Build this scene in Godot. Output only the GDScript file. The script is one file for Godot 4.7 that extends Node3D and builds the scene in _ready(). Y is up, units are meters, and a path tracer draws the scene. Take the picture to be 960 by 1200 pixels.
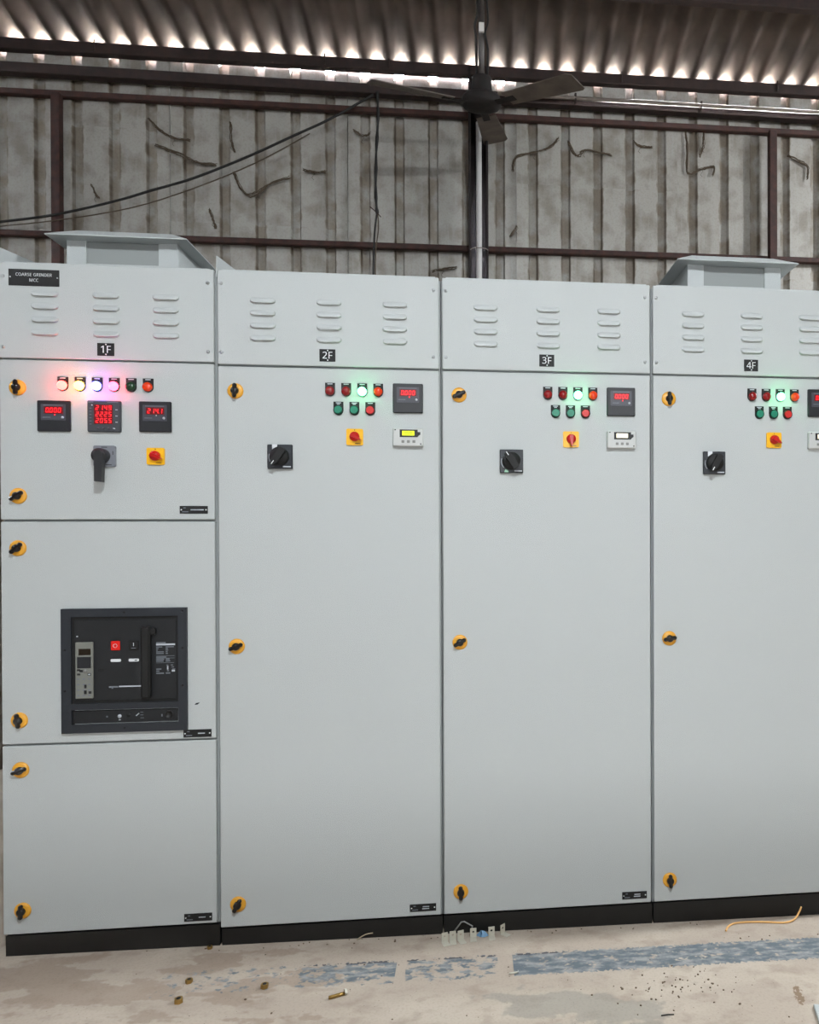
extends Node3D

var M := {}
var rng := RandomNumberGenerator.new()
var used := {}

# ------------------------------------------------------------------ helpers
func numbered(n: String) -> String:
	if not used.has(n):
		used[n] = 0
		return n
	used[n] += 1
	return "%s_%03d" % [n, used[n]]

func thing(called: String, label: String, category: String, at := Vector3.ZERO, group := "") -> Node3D:
	var o := Node3D.new()
	o.name = numbered(called)
	add_child(o)
	o.position = at
	o.set_meta("label", label)
	o.set_meta("category", category)
	if group != "":
		o.set_meta("group", group)
	return o

func structure(called: String) -> Node3D:
	var o := Node3D.new()
	o.name = called
	add_child(o)
	o.set_meta("kind", "structure")
	return o

func group_part(called: String, parent: Node3D, at := Vector3.ZERO, label := "") -> Node3D:
	var o := Node3D.new()
	o.name = called
	parent.add_child(o, true)
	o.position = at
	if label != "":
		o.set_meta("label", label)
	return o

func mi(called: String, mesh: Mesh, mat: Material, parent: Node3D, at := Vector3.ZERO, label := "") -> MeshInstance3D:
	var o := MeshInstance3D.new()
	o.name = called
	o.mesh = mesh
	o.material_override = mat
	o.position = at
	o.cast_shadow = GeometryInstance3D.SHADOW_CASTING_SETTING_ON
	parent.add_child(o, true)
	if label != "":
		o.set_meta("label", label)
	return o

func new_st() -> SurfaceTool:
	var st := SurfaceTool.new()
	st.begin(Mesh.PRIMITIVE_TRIANGLES)
	st.set_smooth_group(-1)
	return st

func done(st: SurfaceTool) -> ArrayMesh:
	st.generate_normals()
	return st.commit()

func tri(st: SurfaceTool, a: Vector3, b: Vector3, c: Vector3, inside: Vector3) -> void:
	# clockwise seen from outside
	var n := (b - a).cross(c - a)
	if n.dot((a + b + c) / 3.0 - inside) > 0.0:
		st.add_vertex(a); st.add_vertex(c); st.add_vertex(b)
	else:
		st.add_vertex(a); st.add_vertex(b); st.add_vertex(c)

func quad(st: SurfaceTool, a: Vector3, b: Vector3, c: Vector3, d: Vector3, inside: Vector3) -> void:
	tri(st, a, b, c, inside)
	tri(st, a, c, d, inside)

func add_box(st: SurfaceTool, c: Vector3, s: Vector3, bev := 0.0, basis := Basis.IDENTITY) -> void:
	var h := s * 0.5
	bev = minf(bev, minf(h.x, minf(h.y, h.z)) * 0.9)
	var v := {}
	for sx in [-1, 1]:
		for sy in [-1, 1]:
			for sz in [-1, 1]:
				var sg := Vector3(sx, sy, sz)
				for ax in 3:
					var p := Vector3(h.x - bev, h.y - bev, h.z - bev)
					p[ax] = h[ax]
					v[[sx, sy, sz, ax]] = c + basis * (p * sg)
	for ax in 3:
		var u := (ax + 1) % 3
		var w := (ax + 2) % 3
		for s0 in [-1, 1]:
			var q := []
			for k in [[-1, -1], [1, -1], [1, 1], [-1, 1]]:
				var sg := [0, 0, 0]
				sg[ax] = s0; sg[u] = k[0]; sg[w] = k[1]
				q.append(v[[sg[0], sg[1], sg[2], ax]])
			quad(st, q[0], q[1], q[2], q[3], c)
	if bev <= 0.0:
		return
	for ax in 3:   # edges that run along ax
		var u := (ax + 1) % 3
		var w := (ax + 2) % 3
		for su in [-1, 1]:
			for sw in [-1, 1]:
				var a := [0, 0, 0]
				a[u] = su; a[w] = sw
				a[ax] = -1
				var p0 = v[[a[0], a[1], a[2], u]]
				var p1 = v[[a[0], a[1], a[2], w]]
				a[ax] = 1
				var p2 = v[[a[0], a[1], a[2], w]]
				var p3 = v[[a[0], a[1], a[2], u]]
				quad(st, p0, p1, p2, p3, c)
	for sx in [-1, 1]:
		for sy in [-1, 1]:
			for sz in [-1, 1]:
				tri(st, v[[sx, sy, sz, 0]], v[[sx, sy, sz, 1]], v[[sx, sy, sz, 2]], c)

func box_mesh(s: Vector3, bev := 0.0) -> ArrayMesh:
	var st := new_st()
	add_box(st, Vector3.ZERO, s, bev)
	return done(st)

func span_box(x0: float, x1: float, y0: float, y1: float, z0: float, z1: float, bev := 0.0) -> ArrayMesh:
	var st := new_st()
	add_box(st, Vector3((x0 + x1) / 2, (y0 + y1) / 2, (z0 + z1) / 2), Vector3(x1 - x0, y1 - y0, z1 - z0), bev)
	return done(st)

# lathe round +z: profile of (radius, z)
func add_lathe(st: SurfaceTool, prof: Array, n: int, at := Vector3.ZERO, basis := Basis.IDENTITY) -> void:
	for i in prof.size() - 1:
		var a: Vector2 = prof[i]
		var b: Vector2 = prof[i + 1]
		for k in n:
			var t0 := TAU * k / n
			var t1 := TAU * (k + 1) / n
			var p0 := at + basis * Vector3(a.x * cos(t0), a.x * sin(t0), a.y)
			var p1 := at + basis * Vector3(a.x * cos(t1), a.x * sin(t1), a.y)
			var p2 := at + basis * Vector3(b.x * cos(t1), b.x * sin(t1), b.y)
			var p3 := at + basis * Vector3(b.x * cos(t0), b.x * sin(t0), b.y)
			# keep the profile going from the back (low z) outwards and then in over the front
			if a.x > 1e-6:
				st.add_vertex(p0); st.add_vertex(p2); st.add_vertex(p1)
			if b.x > 1e-6:
				st.add_vertex(p0); st.add_vertex(p3); st.add_vertex(p2)

func lathe(prof: Array, n := 20, smooth := true) -> ArrayMesh:
	var st := new_st()
	if smooth:
		st.set_smooth_group(0)
	add_lathe(st, prof, n)
	return done(st)

# polygon (counter-clockwise) pushed out from z0 to z1
func add_extrude(st: SurfaceTool, poly: PackedVector2Array, z0: float, z1: float, at := Vector3.ZERO, basis := Basis.IDENTITY) -> void:
	var ids := Geometry2D.triangulate_polygon(poly)
	var mid := Vector2.ZERO
	for p in poly:
		mid += p
	mid /= poly.size()
	for i in range(0, ids.size(), 3):
		var a := poly[ids[i]]
		var b := poly[ids[i + 1]]
		var c := poly[ids[i + 2]]
		var far := basis * Vector3(0, 0, 1)
		var A := at + basis * Vector3(a.x, a.y, z1)
		var B := at + basis * Vector3(b.x, b.y, z1)
		var C := at + basis * Vector3(c.x, c.y, z1)
		tri(st, A, B, C, A - far)
		A = at + basis * Vector3(a.x, a.y, z0)
		B = at + basis * Vector3(b.x, b.y, z0)
		C = at + basis * Vector3(c.x, c.y, z0)
		tri(st, A, B, C, A + far)
	for i in poly.size():
		var p := poly[i]
		var q := poly[(i + 1) % poly.size()]
		var nrm := Vector2(q.y - p.y, p.x - q.x)
		if Geometry2D.is_polygon_clockwise(poly):
			nrm = -nrm
		var m3 := (Vector3(p.x, p.y, 0) + Vector3(q.x, q.y, 0)) / 2.0 + Vector3(0, 0, (z0 + z1) / 2) - Vector3(nrm.x, nrm.y, 0) * 0.1
		quad(st, at + basis * Vector3(p.x, p.y, z0), at + basis * Vector3(q.x, q.y, z0), at + basis * Vector3(q.x, q.y, z1), at + basis * Vector3(p.x, p.y, z1), at + basis * m3)

func extrude(poly: PackedVector2Array, z0: float, z1: float) -> ArrayMesh:
	var st := new_st()
	add_extrude(st, poly, z0, z1)
	return done(st)

# tube along points; radii one number or one per point
func add_tube(st: SurfaceTool, pts: Array, radii, n := 7) -> void:
	var rings := []
	var up := Vector3(0.3, 1, 0.2).normalized()
	for i in pts.size():
		var d: Vector3 = (pts[mini(i + 1, pts.size() - 1)] - pts[maxi(i - 1, 0)]).normalized()
		var u := d.cross(up)
		if u.length() < 0.05:
			u = d.cross(Vector3(1, 0, 0.1))
		u = u.normalized()
		var w := d.cross(u)
		var r: float = radii[i] if radii is Array else radii
		var ring := []
		for k in n:
			var t := TAU * k / n
			ring.append(pts[i] + (u * cos(t) + w * sin(t)) * r)
		rings.append(ring)
	for i in pts.size() - 1:
		var c: Vector3 = (pts[i] + pts[i + 1]) / 2
		for k in n:
			quad(st, rings[i][k], rings[i][(k + 1) % n], rings[i + 1][(k + 1) % n], rings[i + 1][k], c)
	for e in [0, pts.size() - 1]:
		var o: Vector3 = pts[1] if e == 0 else pts[pts.size() - 2]
		for k in n:
			tri(st, pts[e], rings[e][k], rings[e][(k + 1) % n], o)

func tube(pts: Array, radii, n := 7) -> ArrayMesh:
	var st := new_st()
	st.set_smooth_group(0)
	add_tube(st, pts, radii, n)
	return done(st)

func smooth_path(pts: Array, per := 5) -> Array:
	var out := []
	for i in pts.size() - 1:
		var p0: Vector3 = pts[maxi(i - 1, 0)]
		var p1: Vector3 = pts[i]
		var p2: Vector3 = pts[i + 1]
		var p3: Vector3 = pts[mini(i + 2, pts.size() - 1)]
		for k in per:
			out.append(p1.cubic_interpolate(p2, p0, p3, float(k) / per))
	out.append(pts[pts.size() - 1])
	return out

# straight bar of width w (along z) and height h between two points
func bar(a: Vector3, b: Vector3, h: float, w: float, bev := 0.003) -> ArrayMesh:
	var st := new_st()
	var d := (b - a).normalized()
	var side := Vector3(0, 0, 1)
	var up := side.cross(d).normalized()
	add_box(st, (a + b) / 2, Vector3(a.distance_to(b), h, w), bev, Basis(d, up, side))
	return done(st)

func lettering(called: String, words: String, cap: float, at: Vector3, mat: Material, parent: Node3D, squeeze := 1.0) -> MeshInstance3D:
	var t := TextMesh.new()
	var f := SystemFont.new()
	f.font_names = PackedStringArray(["Droid Sans"])
	f.font_weight = 500
	t.font = f
	t.text = words
	t.font_size = 64
	t.pixel_size = cap / (64.0 * 0.714)
	t.depth = 0.0012
	t.curve_step = 2.0
	t.horizontal_alignment = HORIZONTAL_ALIGNMENT_CENTER
	t.vertical_alignment = VERTICAL_ALIGNMENT_CENTER
	var o := mi(called, t, mat, parent, at)
	o.scale.x = squeeze
	return o

func noise(s: int, freq: float, oct := 4) -> FastNoiseLite:
	var n := FastNoiseLite.new()
	n.seed = s
	n.noise_type = FastNoiseLite.TYPE_SIMPLEX_SMOOTH
	n.frequency = freq
	n.fractal_octaves = oct
	return n

func tex(img: Image) -> ImageTexture:
	img.generate_mipmaps()
	return ImageTexture.create_from_image(img)

func plain(c: Color, rough := 0.5, metal := 0.0) -> StandardMaterial3D:
	var m := StandardMaterial3D.new()
	m.albedo_color = c
	m.roughness = rough
	m.metallic = metal
	return m

func glow(c: Color, e: float) -> StandardMaterial3D:
	var m := plain(c, 0.35)
	m.emission_enabled = true
	m.emission = c
	m.emission_energy_multiplier = e
	return m

func mottled(c0: Color, c1: Color, s: int, freq: float, per_m: float, rough: float, metal := 0.0, size := 256, relief := 0.0) -> StandardMaterial3D:
	var n := noise(s, freq, 5)
	var g := n.get_seamless_image(size, size)
	var im := Image.create(size, size, true, Image.FORMAT_RGB8)
	for y in size:
		for x in size:
			im.set_pixel(x, y, c0.lerp(c1, g.get_pixel(x, y).r))
	var m := plain(Color.WHITE, rough, metal)
	m.albedo_texture = tex(im)
	m.uv1_triplanar = true
	m.uv1_scale = Vector3.ONE * per_m
	if relief > 0.0:
		var nm := n.get_seamless_image(size, size)
		nm.convert(Image.FORMAT_RGBA8)
		nm.bump_map_to_normal_map(relief)
		m.normal_enabled = true
		m.normal_texture = tex(nm)
	return m

# ------------------------------------------------------------------ materials
func make_materials() -> void:
	# light grey powder coat with a fine orange-peel grain
	var paint := plain(Color(0.725, 0.742, 0.742), 0.40)
	var gn := noise(11, 0.16, 3).get_seamless_image(512, 512)
	gn.convert(Image.FORMAT_RGBA8)
	gn.bump_map_to_normal_map(3.0)
	paint.normal_enabled = true
	paint.normal_texture = tex(gn)
	paint.normal_scale = 0.85
	paint.uv1_triplanar = true
	paint.uv1_scale = Vector3.ONE * 4.0
	M.paint = paint
	M.frame = plain(Color(0.56, 0.575, 0.575), 0.5)
	M.plinth = mottled(Color(0.008, 0.008, 0.008), Color(0.042, 0.039, 0.037), 5, 0.02, 1.3, 0.5)
	M.black = plain(Color(0.010, 0.010, 0.011), 0.65)
	M.soft_black = plain(Color(0.055, 0.055, 0.06), 0.5)
	M.dark = plain(Color(0.095, 0.10, 0.12), 0.45)
	M.dark_panel = plain(Color(0.045, 0.054, 0.07), 0.6)
	M.bezel = plain(Color(0.125, 0.14, 0.165), 0.5)
	M.meter_face = plain(Color(0.25, 0.255, 0.29), 0.4)
	M.multi_case = plain(Color(0.24, 0.255, 0.275), 0.45)
	M.grey_plate = plain(Color(0.47, 0.48, 0.51), 0.4)
	M.knob_grey = plain(Color(0.15, 0.15, 0.16), 0.45)
	M.white = plain(Color(0.85, 0.86, 0.87), 0.5)
	M.print = plain(Color(0.72, 0.74, 0.77), 0.6)
	M.dim_print = plain(Color(0.42, 0.44, 0.47), 0.6)
	M.screw = plain(Color(0.74, 0.75, 0.76), 0.3, 0.85)
	M.yellow_disc = plain(Color(0.88, 0.63, 0.19), 0.35)
	M.latch = plain(Color(0.045, 0.03, 0.025), 0.3)
	M.switch_yellow = plain(Color(0.93, 0.70, 0.06), 0.4)
	M.switch_red = plain(Color(0.72, 0.06, 0.05), 0.32)
	M.relay_case = plain(Color(0.74, 0.745, 0.74), 0.45)
	M.relay_button = plain(Color(0.50, 0.50, 0.49), 0.5)
	M.trip_case = plain(Color(0.46, 0.465, 0.44), 0.5)
	M.trip_screen = plain(Color(0.15, 0.12, 0.09), 0.2)
	M.red_button = plain(Color(0.86, 0.12, 0.09), 0.35)
	M.lens_red = plain(Color(0.50, 0.05, 0.06), 0.22)
	M.lens_orange = plain(Color(0.86, 0.22, 0.04), 0.22)
	M.lens_green = plain(Color(0.09, 0.22, 0.12), 0.22)
	M.push_green = plain(Color(0.05, 0.46, 0.36), 0.4)
	M.push_red = plain(Color(0.76, 0.14, 0.13), 0.4)
	M.ring_green = plain(Color(0.015, 0.12, 0.09), 0.4)
	M.ring_red = plain(Color(0.16, 0.02, 0.02), 0.4)
	M.lit_red = glow(Color(1.0, 0.22, 0.20), 13.0)
	M.lit_amber = glow(Color(1.0, 0.70, 0.22), 14.0)
	M.lit_blue = glow(Color(0.30, 0.33, 1.0), 14.0)
	M.lit_pink = glow(Color(1.0, 0.20, 0.30), 13.0)
	M.lit_green = glow(Color(0.36, 1.0, 0.62), 9.0)
	M.led_back = glow(Color(0.34, 0.0, 0.02), 0.30)
	M.led = glow(Color(1.0, 0.13, 0.17), 1.15)
	M.lcd_yellow = glow(Color(0.80, 0.85, 0.05), 0.75)
	M.lcd_white = glow(Color(0.93, 0.90, 0.80), 0.9)
	M.lcd_ink = plain(Color(0.45, 0.48, 0.05), 0.5)
	M.mesh_screen = plain(Color(0.56, 0.575, 0.57), 0.6)
	M.rust = mottled(Color(0.135, 0.065, 0.05), Color(0.27, 0.14, 0.105), 21, 0.03, 2.0, 0.75)
	M.dark_steel = mottled(Color(0.10, 0.055, 0.045), Color(0.19, 0.11, 0.09), 22, 0.03, 2.0, 0.7)
	M.column = mottled(Color(0.06, 0.036, 0.032), Color(0.12, 0.07, 0.062), 23, 0.03, 2.0, 0.9)
	M.pipe = plain(Color(0.80, 0.79, 0.78), 0.45)
	M.pale_pipe = mottled(Color(0.42, 0.38, 0.35), Color(0.60, 0.56, 0.52), 24, 0.03, 2.0, 0.6)
	M.cable = plain(Color(0.06, 0.05, 0.045), 0.7)
	M.web = plain(Color(0.30, 0.255, 0.205), 0.95)
	M.fan_blade = mottled(Color(0.27, 0.235, 0.21), Color(0.42, 0.38, 0.345), 25, 0.02, 1.5, 0.6)
	M.fan_motor = mottled(Color(0.055, 0.04, 0.036), Color(0.13, 0.09, 0.08), 26, 0.03, 2.0, 0.85)
	M.fan_rod = plain(Color(0.27, 0.25, 0.24), 0.4, 0.3)
	M.roof = mottled(Color(0.205, 0.170, 0.150), Color(0.385, 0.325, 0.29), 31, 0.012, 0.8, 0.9)
	M.brass = plain(Color(0.62, 0.50, 0.28), 0.35, 0.8)
	M.zinc = plain(Color(0.74, 0.725, 0.67), 0.45, 0.0)
	M.blue_scrap = plain(Color(0.30, 0.47, 0.60), 0.5)
	M.wire = plain(Color(0.86, 0.66, 0.40), 0.5)
	M.pale_wire = plain(Color(0.68, 0.62, 0.52), 0.5)
	M.grit = mottled(Color(0.30, 0.24, 0.19), Color(0.50, 0.42, 0.34), 33, 0.05, 20.0, 0.9)
	M.shell = mottled(Color(0.42, 0.41, 0.39), Color(0.56, 0.55, 0.53), 35, 0.01, 0.5, 0.8)
	M.ground = mottled(Color(0.62, 0.57, 0.50), Color(0.76, 0.70, 0.62), 36, 0.01, 0.4, 0.95)
	M.lamp_body = plain(Color(0.30, 0.31, 0.32), 0.4, 0.4)
	M.reflector = plain(Color(0.80, 0.80, 0.80), 0.3, 0.6)
	M.bulb = glow(Color(0.93, 0.97, 1.0), 6.0)
	make_wall_material()
	make_floor_materials()

func make_wall_material() -> void:
	# one tile is five ribs wide (1.04 m) and 1.4 m high: chalky paint, dust streaks, brown dirt along the ribs
	var W := 640
	var H := 864
	var im := Image.create(W, H, true, Image.FORMAT_RGB8)
	var blot := noise(41, 0.008, 5)
	var fine := noise(42, 0.09, 3)
	var streak := noise(43, 0.05, 3)
	var edge := noise(44, 0.02, 4)
	for y in H:
		for x in W:
			var b := blot.get_noise_2d(x, y)
			var s := streak.get_noise_2d(x, y * 0.08)
			var c := Color(0.625, 0.61, 0.585)
			c = c.lerp(Color(0.49, 0.465, 0.43), clampf(b * 1.5 + 0.2, 0, 1) * 0.8)
			c = c.lerp(Color(0.64, 0.64, 0.625), clampf(s * 1.2, 0, 1) * 0.5)
			var ph := fposmod(float(x) / W * 5.0, 1.0)
			var d := absf(ph - 0.5) * 0.2075   # metres from the rib
			var e := edge.get_noise_2d(x * 0.6, y * 0.5)
			var k := clampf(1.0 - absf(d - 0.027) / (0.006 + 0.016 * maxf(e, 0.0)), 0, 1)
			c = c.lerp(Color(0.33, 0.275, 0.22), k * clampf(0.5 + e * 1.1, 0.0, 0.85))
			if d < 0.024:
				c = c.lerp(Color(0.50, 0.455, 0.40), clampf(0.35 + e * 1.2, 0, 0.7))
			var f := fine.get_noise_2d(x, y)
			c = c.darkened(clampf(f * 0.10, 0, 0.1))
			im.set_pixel(x, y, c)
	var m := plain(Color.WHITE, 0.42, 0.1)
	m.albedo_texture = tex(im)
	M.wall = m

func make_floor_materials() -> void:
	# surface of the slab in front of the panels, x -1.5 .. 3.0, z -0.3 .. 1.5
	var W := 2000
	var H := 800
	var im := Image.create(W, H, true, Image.FORMAT_RGB8)
	var big := noise(51, 1.6, 5)
	var mid := noise(52, 7.0, 4)
	var fine := noise(53, 90.0, 2)
	var flake := noise(54, 16.0, 5)
	var flake2 := noise(55, 60.0, 3)
	var wet := noise(56, 3.0, 4)
	for py in H:
		var z := -0.3 + 1.8 * (py + 0.5) / H
		for px in W:
			var x := -1.5 + 4.5 * (px + 0.5) / W
			var b := big.get_noise_2d(x, z * 2.0)
			var c := Color(0.675, 0.622, 0.568)
			c = c.lerp(Color(0.725, 0.675, 0.617), clampf(b * 1.6 + 0.3, 0, 1))
			c = c.lerp(Color(0.60, 0.54, 0.485), clampf(mid.get_noise_2d(x, z * 1.5) * 1.5 - 0.1, 0, 1) * 0.8)
			# brown trodden stain at the left, grey damp patches
			var w := wet.get_noise_2d(x * 0.8, z * 2.2)
			var lx := 1.0 - absf(x + 0.30) / 0.55
			var lz := 1.0 - absf(z - 0.20 + (x + 0.3) * -0.08) / 0.15
			c = c.lerp(Color(0.56, 0.49, 0.43), smoothstep(0.10, 0.28, minf(lx, lz) * 0.6 + w * 1.1 + fine.get_noise_2d(x * 0.4, z * 0.4) * 0.12) * 0.55)
			var gx := 1.0 - absf(x - 1.18) / 0.25
			var gz := 1.0 - absf(z - 0.45) / 0.15
			c = c.lerp(Color(0.55, 0.535, 0.50), smoothstep(0.15, 0.32, minf(gx, gz) * 0.6 + w * 0.9 + fine.get_noise_2d(x * 0.4, z * 0.4) * 0.12) * 0.55)
			# worn blue line, z 0.155 .. 0.282
			var fl := flake.get_noise_2d(x, z * 1.6)
			var f2 := flake2.get_noise_2d(x, z)
			var inside := minf(z - 0.153, 0.283 - z) / 0.006 + f2 * 2.0
			var cover := 0.0
			if x > 0.975:
				cover = 0.62
			elif x > 0.63 and x < 0.925:
				cover = 0.20 - absf(z - 0.185) * 3.5 + (x - 0.63) * 0.2
			elif x > 0.30 and x < 0.60:
				cover = 0.34 + (x - 0.45) * 0.9 - maxf(0.0, z - 0.215) * 6.0
			elif x > -0.12 and x <= 0.30:
				cover = -0.18 - absf(z - 0.20) * 1.5
			if cover != 0.0 and inside > 0.0:
				var k := clampf((cover + fl * 1.15 + f2 * 0.45) * 3.2, 0, 1)
				var blue := Color(0.345, 0.385, 0.42).lerp(Color(0.58, 0.585, 0.58), clampf(0.35 + flake.get_noise_2d(x * 0.7 + 9.0, z * 2.0) * 1.3 + f2 * 0.3, 0, 1))
				c = c.lerp(blue, k * 0.93)
				# dark outline left by the masking tape
				if absf(z - 0.157) < 0.004 and x > 0.28 and f2 + fl > -0.05 and x < 1.15:
					c = c.lerp(Color(0.22, 0.20, 0.21), 0.75)
			# brown smear of spilt paint
			var q := Vector2(x - 1.832 + (z - 0.48) * 0.22, (z - 0.48) * 0.22).length()
			if q < 0.011 + f2 * 0.012 and absf(z - 0.48) < 0.055:
				c = c.lerp(Color(0.45, 0.36, 0.27), 0.75)
			var fn := fine.get_noise_2d(x, z)
			c = c.darkened(clampf(fn * 0.07, 0, 0.1))
			if fn < -0.72 and f2 > 0.15:
				c = c.lerp(Color(0.36, 0.31, 0.27), 0.8)
			im.set_pixel(px, py, c)
	var m := plain(Color.WHITE, 0.78)
	m.albedo_texture = tex(im)
	M.floor = m
	M.floor_far = mottled(Color(0.64, 0.585, 0.53), Color(0.78, 0.725, 0.665), 57, 0.012, 0.7, 0.8)

# ------------------------------------------------------------------ meshes shared by many parts
var K := {}

func louver_mesh(w: float, h: float, depth: float) -> ArrayMesh:
	# pressed louvre: pill outline, rising to a lip at its lower edge
	var st := new_st()
	st.set_smooth_group(0)
	var nx := 16
	var ny := 6
	var r := h * 0.5
	var g := []
	for j in ny + 1:
		var row := []
		var v := float(j) / ny          # 0 top, 1 bottom
		for i in nx + 1:
			var u := float(i) / nx
			var a := -cos(u * PI)       # denser at the ends
			var y := r - h * v
			var half := w * 0.5 - r + sqrt(maxf(0.0, r * r - y * y)) * 1.0
			var e := sqrt(maxf(0.0, 1.0 - a * a))
			var rise := depth * sin(minf(v * 1.25, 1.0) * PI * 0.5) * clampf(e * 2.4, 0, 1)
			row.append(Vector3(a * half, y, rise))
		g.append(row)
	var back := Vector3(0, 0, -1)
	for j in ny:
		for i in nx:
			quad(st, g[j][i], g[j][i + 1], g[j + 1][i + 1], g[j + 1][i], back)
	st.set_smooth_group(-1)
	for i in nx:   # the lip turns back to the sheet
		var p: Vector3 = g[ny][i]
		var q: Vector3 = g[ny][i + 1]
		quad(st, p, q, Vector3(q.x, q.y + 0.001, 0), Vector3(p.x, p.y + 0.001, 0), Vector3(0, 1, 0))
	return done(st)

func dome_profile(r: float, h: float, base := 0.0) -> Array:
	var p := [Vector2(r, base)]
	for i in range(1, 7):
		var t := PI * 0.5 * i / 6
		p.append(Vector2(r * cos(t), base + h * sin(t)))
	p[p.size() - 1].x = 0.0
	return p

func rounded_rect(w: float, h: float, r: float, n := 4) -> PackedVector2Array:
	var p := PackedVector2Array()
	for k in 4:
		var c := Vector2((w / 2 - r) * (1 if k in [0, 3] else -1), (h / 2 - r) * (1 if k < 2 else -1))
		for i in n + 1:
			var t := PI / 2 * (k + float(i) / n)
			p.append(c + Vector2(cos(t), sin(t)) * r)
	return p

func make_meshes() -> void:
	K.louver = louver_mesh(0.084, 0.0195, 0.0095)
	K.screw_head = lathe([Vector2(0.0058, 0.0), Vector2(0.0058, 0.0018), Vector2(0.0042, 0.0038), Vector2(0.0, 0.0045)], 12)
	# pilot lamp
	var p := PackedVector2Array()
	p.append(Vector2(0.0165, 0.0285)); p.append(Vector2(-0.0165, 0.0285))
	for i in 13:
		var t := PI + PI * i / 12
		p.append(Vector2(cos(t) * 0.0165, sin(t) * 0.0165 - 0.001))
	K.legend = extrude(p, 0.0, 0.003)
	K.ring = lathe([Vector2(0.0164, 0.0), Vector2(0.0164, 0.006), Vector2(0.0160, 0.0075), Vector2(0.0150, 0.0075), Vector2(0.0150, 0.004)], 24)
	K.low_ring = lathe([Vector2(0.0164, 0.0), Vector2(0.0164, 0.0022), Vector2(0.0158, 0.0030), Vector2(0.0150, 0.0030), Vector2(0.0150, 0.001)], 24)
	K.lens = lathe([Vector2(0.0150, 0.0)] + dome_profile(0.0150, 0.009, 0.008), 24)
	K.push = lathe([Vector2(0.0132, 0.0), Vector2(0.0132, 0.009), Vector2(0.0122, 0.010), Vector2(0.0, 0.010)], 24, false)
	K.legend_print = box_mesh(Vector3(0.017, 0.003, 0.0008))
	K.legend_print_short = box_mesh(Vector3(0.010, 0.003, 0.0008))
	# quarter-turn latch
	K.disc = lathe([Vector2(0.026, 0.0), Vector2(0.026, 0.003), Vector2(0.023, 0.006), Vector2(0.017, 0.008), Vector2(0.0, 0.008)], 28)
	var st := new_st()
	st.set_smooth_group(0)
	add_lathe(st, [Vector2(0.0125, 0.006), Vector2(0.0125, 0.017), Vector2(0.010, 0.021), Vector2(0.0, 0.022)], 18)
	st.set_smooth_group(-1)
	add_box(st, Vector3(0, 0, 0.0155), Vector3(0.048, 0.0135, 0.013), 0.004)
	K.knob = done(st)
	K.plate = box_mesh(Vector3(0.090, 0.026, 0.0022), 0.0006)
	K.plate_screw = lathe([Vector2(0.0024, 0.0), Vector2(0.0024, 0.001), Vector2(0.0, 0.0014)], 10)
	# panel meter
	K.meter_case = box_mesh(Vector3(0.102, 0.101, 0.010), 0.0025)
	K.meter_face = extrude(rounded_rect(0.076, 0.053, 0.002), 0.0, 0.0012)
	K.meter_window = box_mesh(Vector3(0.058, 0.0235, 0.0010))
	K.meter_key = lathe([Vector2(0.0042, 0.0), Vector2(0.0042, 0.0014), Vector2(0.0, 0.002)], 14)
	K.meter_indicator = lathe([Vector2(0.0022, 0.0), Vector2(0.0022, 0.0012), Vector2(0.0, 0.0016)], 10)
	# yellow rotary switch
	K.switch_plate = extrude(rounded_rect(0.056, 0.056, 0.005), 0.0, 0.007)
	st = new_st()
	st.set_smooth_group(0)
	add_lathe(st, [Vector2(0.0165, 0.0), Vector2(0.0165, 0.008), Vector2(0.0145, 0.014), Vector2(0.0, 0.015)], 24)
	st.set_smooth_group(-1)
	add_extrude(st, PackedVector2Array([Vector2(-0.012, -0.006), Vector2(0.016, -0.0045), Vector2(0.027, 0.0), Vector2(0.016, 0.0045), Vector2(-0.012, 0.006)]), 0.004, 0.021)
	K.switch_knob = done(st)
	# breaker rotary handle
	K.breaker_plate = box_mesh(Vector3(0.082, 0.082, 0.012), 0.002)
	st = new_st()
	st.set_smooth_group(0)
	add_lathe(st, [Vector2(0.031, 0.0), Vector2(0.031, 0.012), Vector2(0.028, 0.016), Vector2(0.0, 0.017)], 32)
	st.set_smooth_group(-1)
	add_extrude(st, PackedVector2Array([Vector2(-0.028, -0.011), Vector2(0.016, -0.011), Vector2(0.034, -0.006), Vector2(0.036, 0.0), Vector2(0.034, 0.006), Vector2(0.016, 0.011), Vector2(-0.028, 0.011), Vector2(-0.031, 0.0)]), 0.010, 0.034)
	K.breaker_knob = done(st)
	K.breaker_mark = box_mesh(Vector3(0.014, 0.0028, 0.001))
	# protection relay
	K.relay_case = box_mesh(Vector3(0.104, 0.062, 0.018), 0.003)
	K.relay_window = extrude(PackedVector2Array([Vector2(-0.034, -0.012), Vector2(0.026, -0.012), Vector2(0.031, -0.006), Vector2(0.036, -0.003), Vector2(0.036, 0.006), Vector2(0.027, 0.006), Vector2(0.027, 0.014), Vector2(-0.034, 0.014)]), 0.0, 0.001)
	K.relay_screen = box_mesh(Vector3(0.041, 0.0155, 0.001))
	K.relay_button = box_mesh(Vector3(0.010, 0.009, 0.003), 0.001)
	K.lcd_line = box_mesh(Vector3(0.030, 0.0016, 0.0006))

const SEG := {"0": "abcdef", "1": "bc", "2": "abged", "3": "abgcd", "4": "fgbc", "5": "afgcd", "6": "afgecd", "7": "abc", "8": "abcdefg", "9": "abcdfg"}

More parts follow.
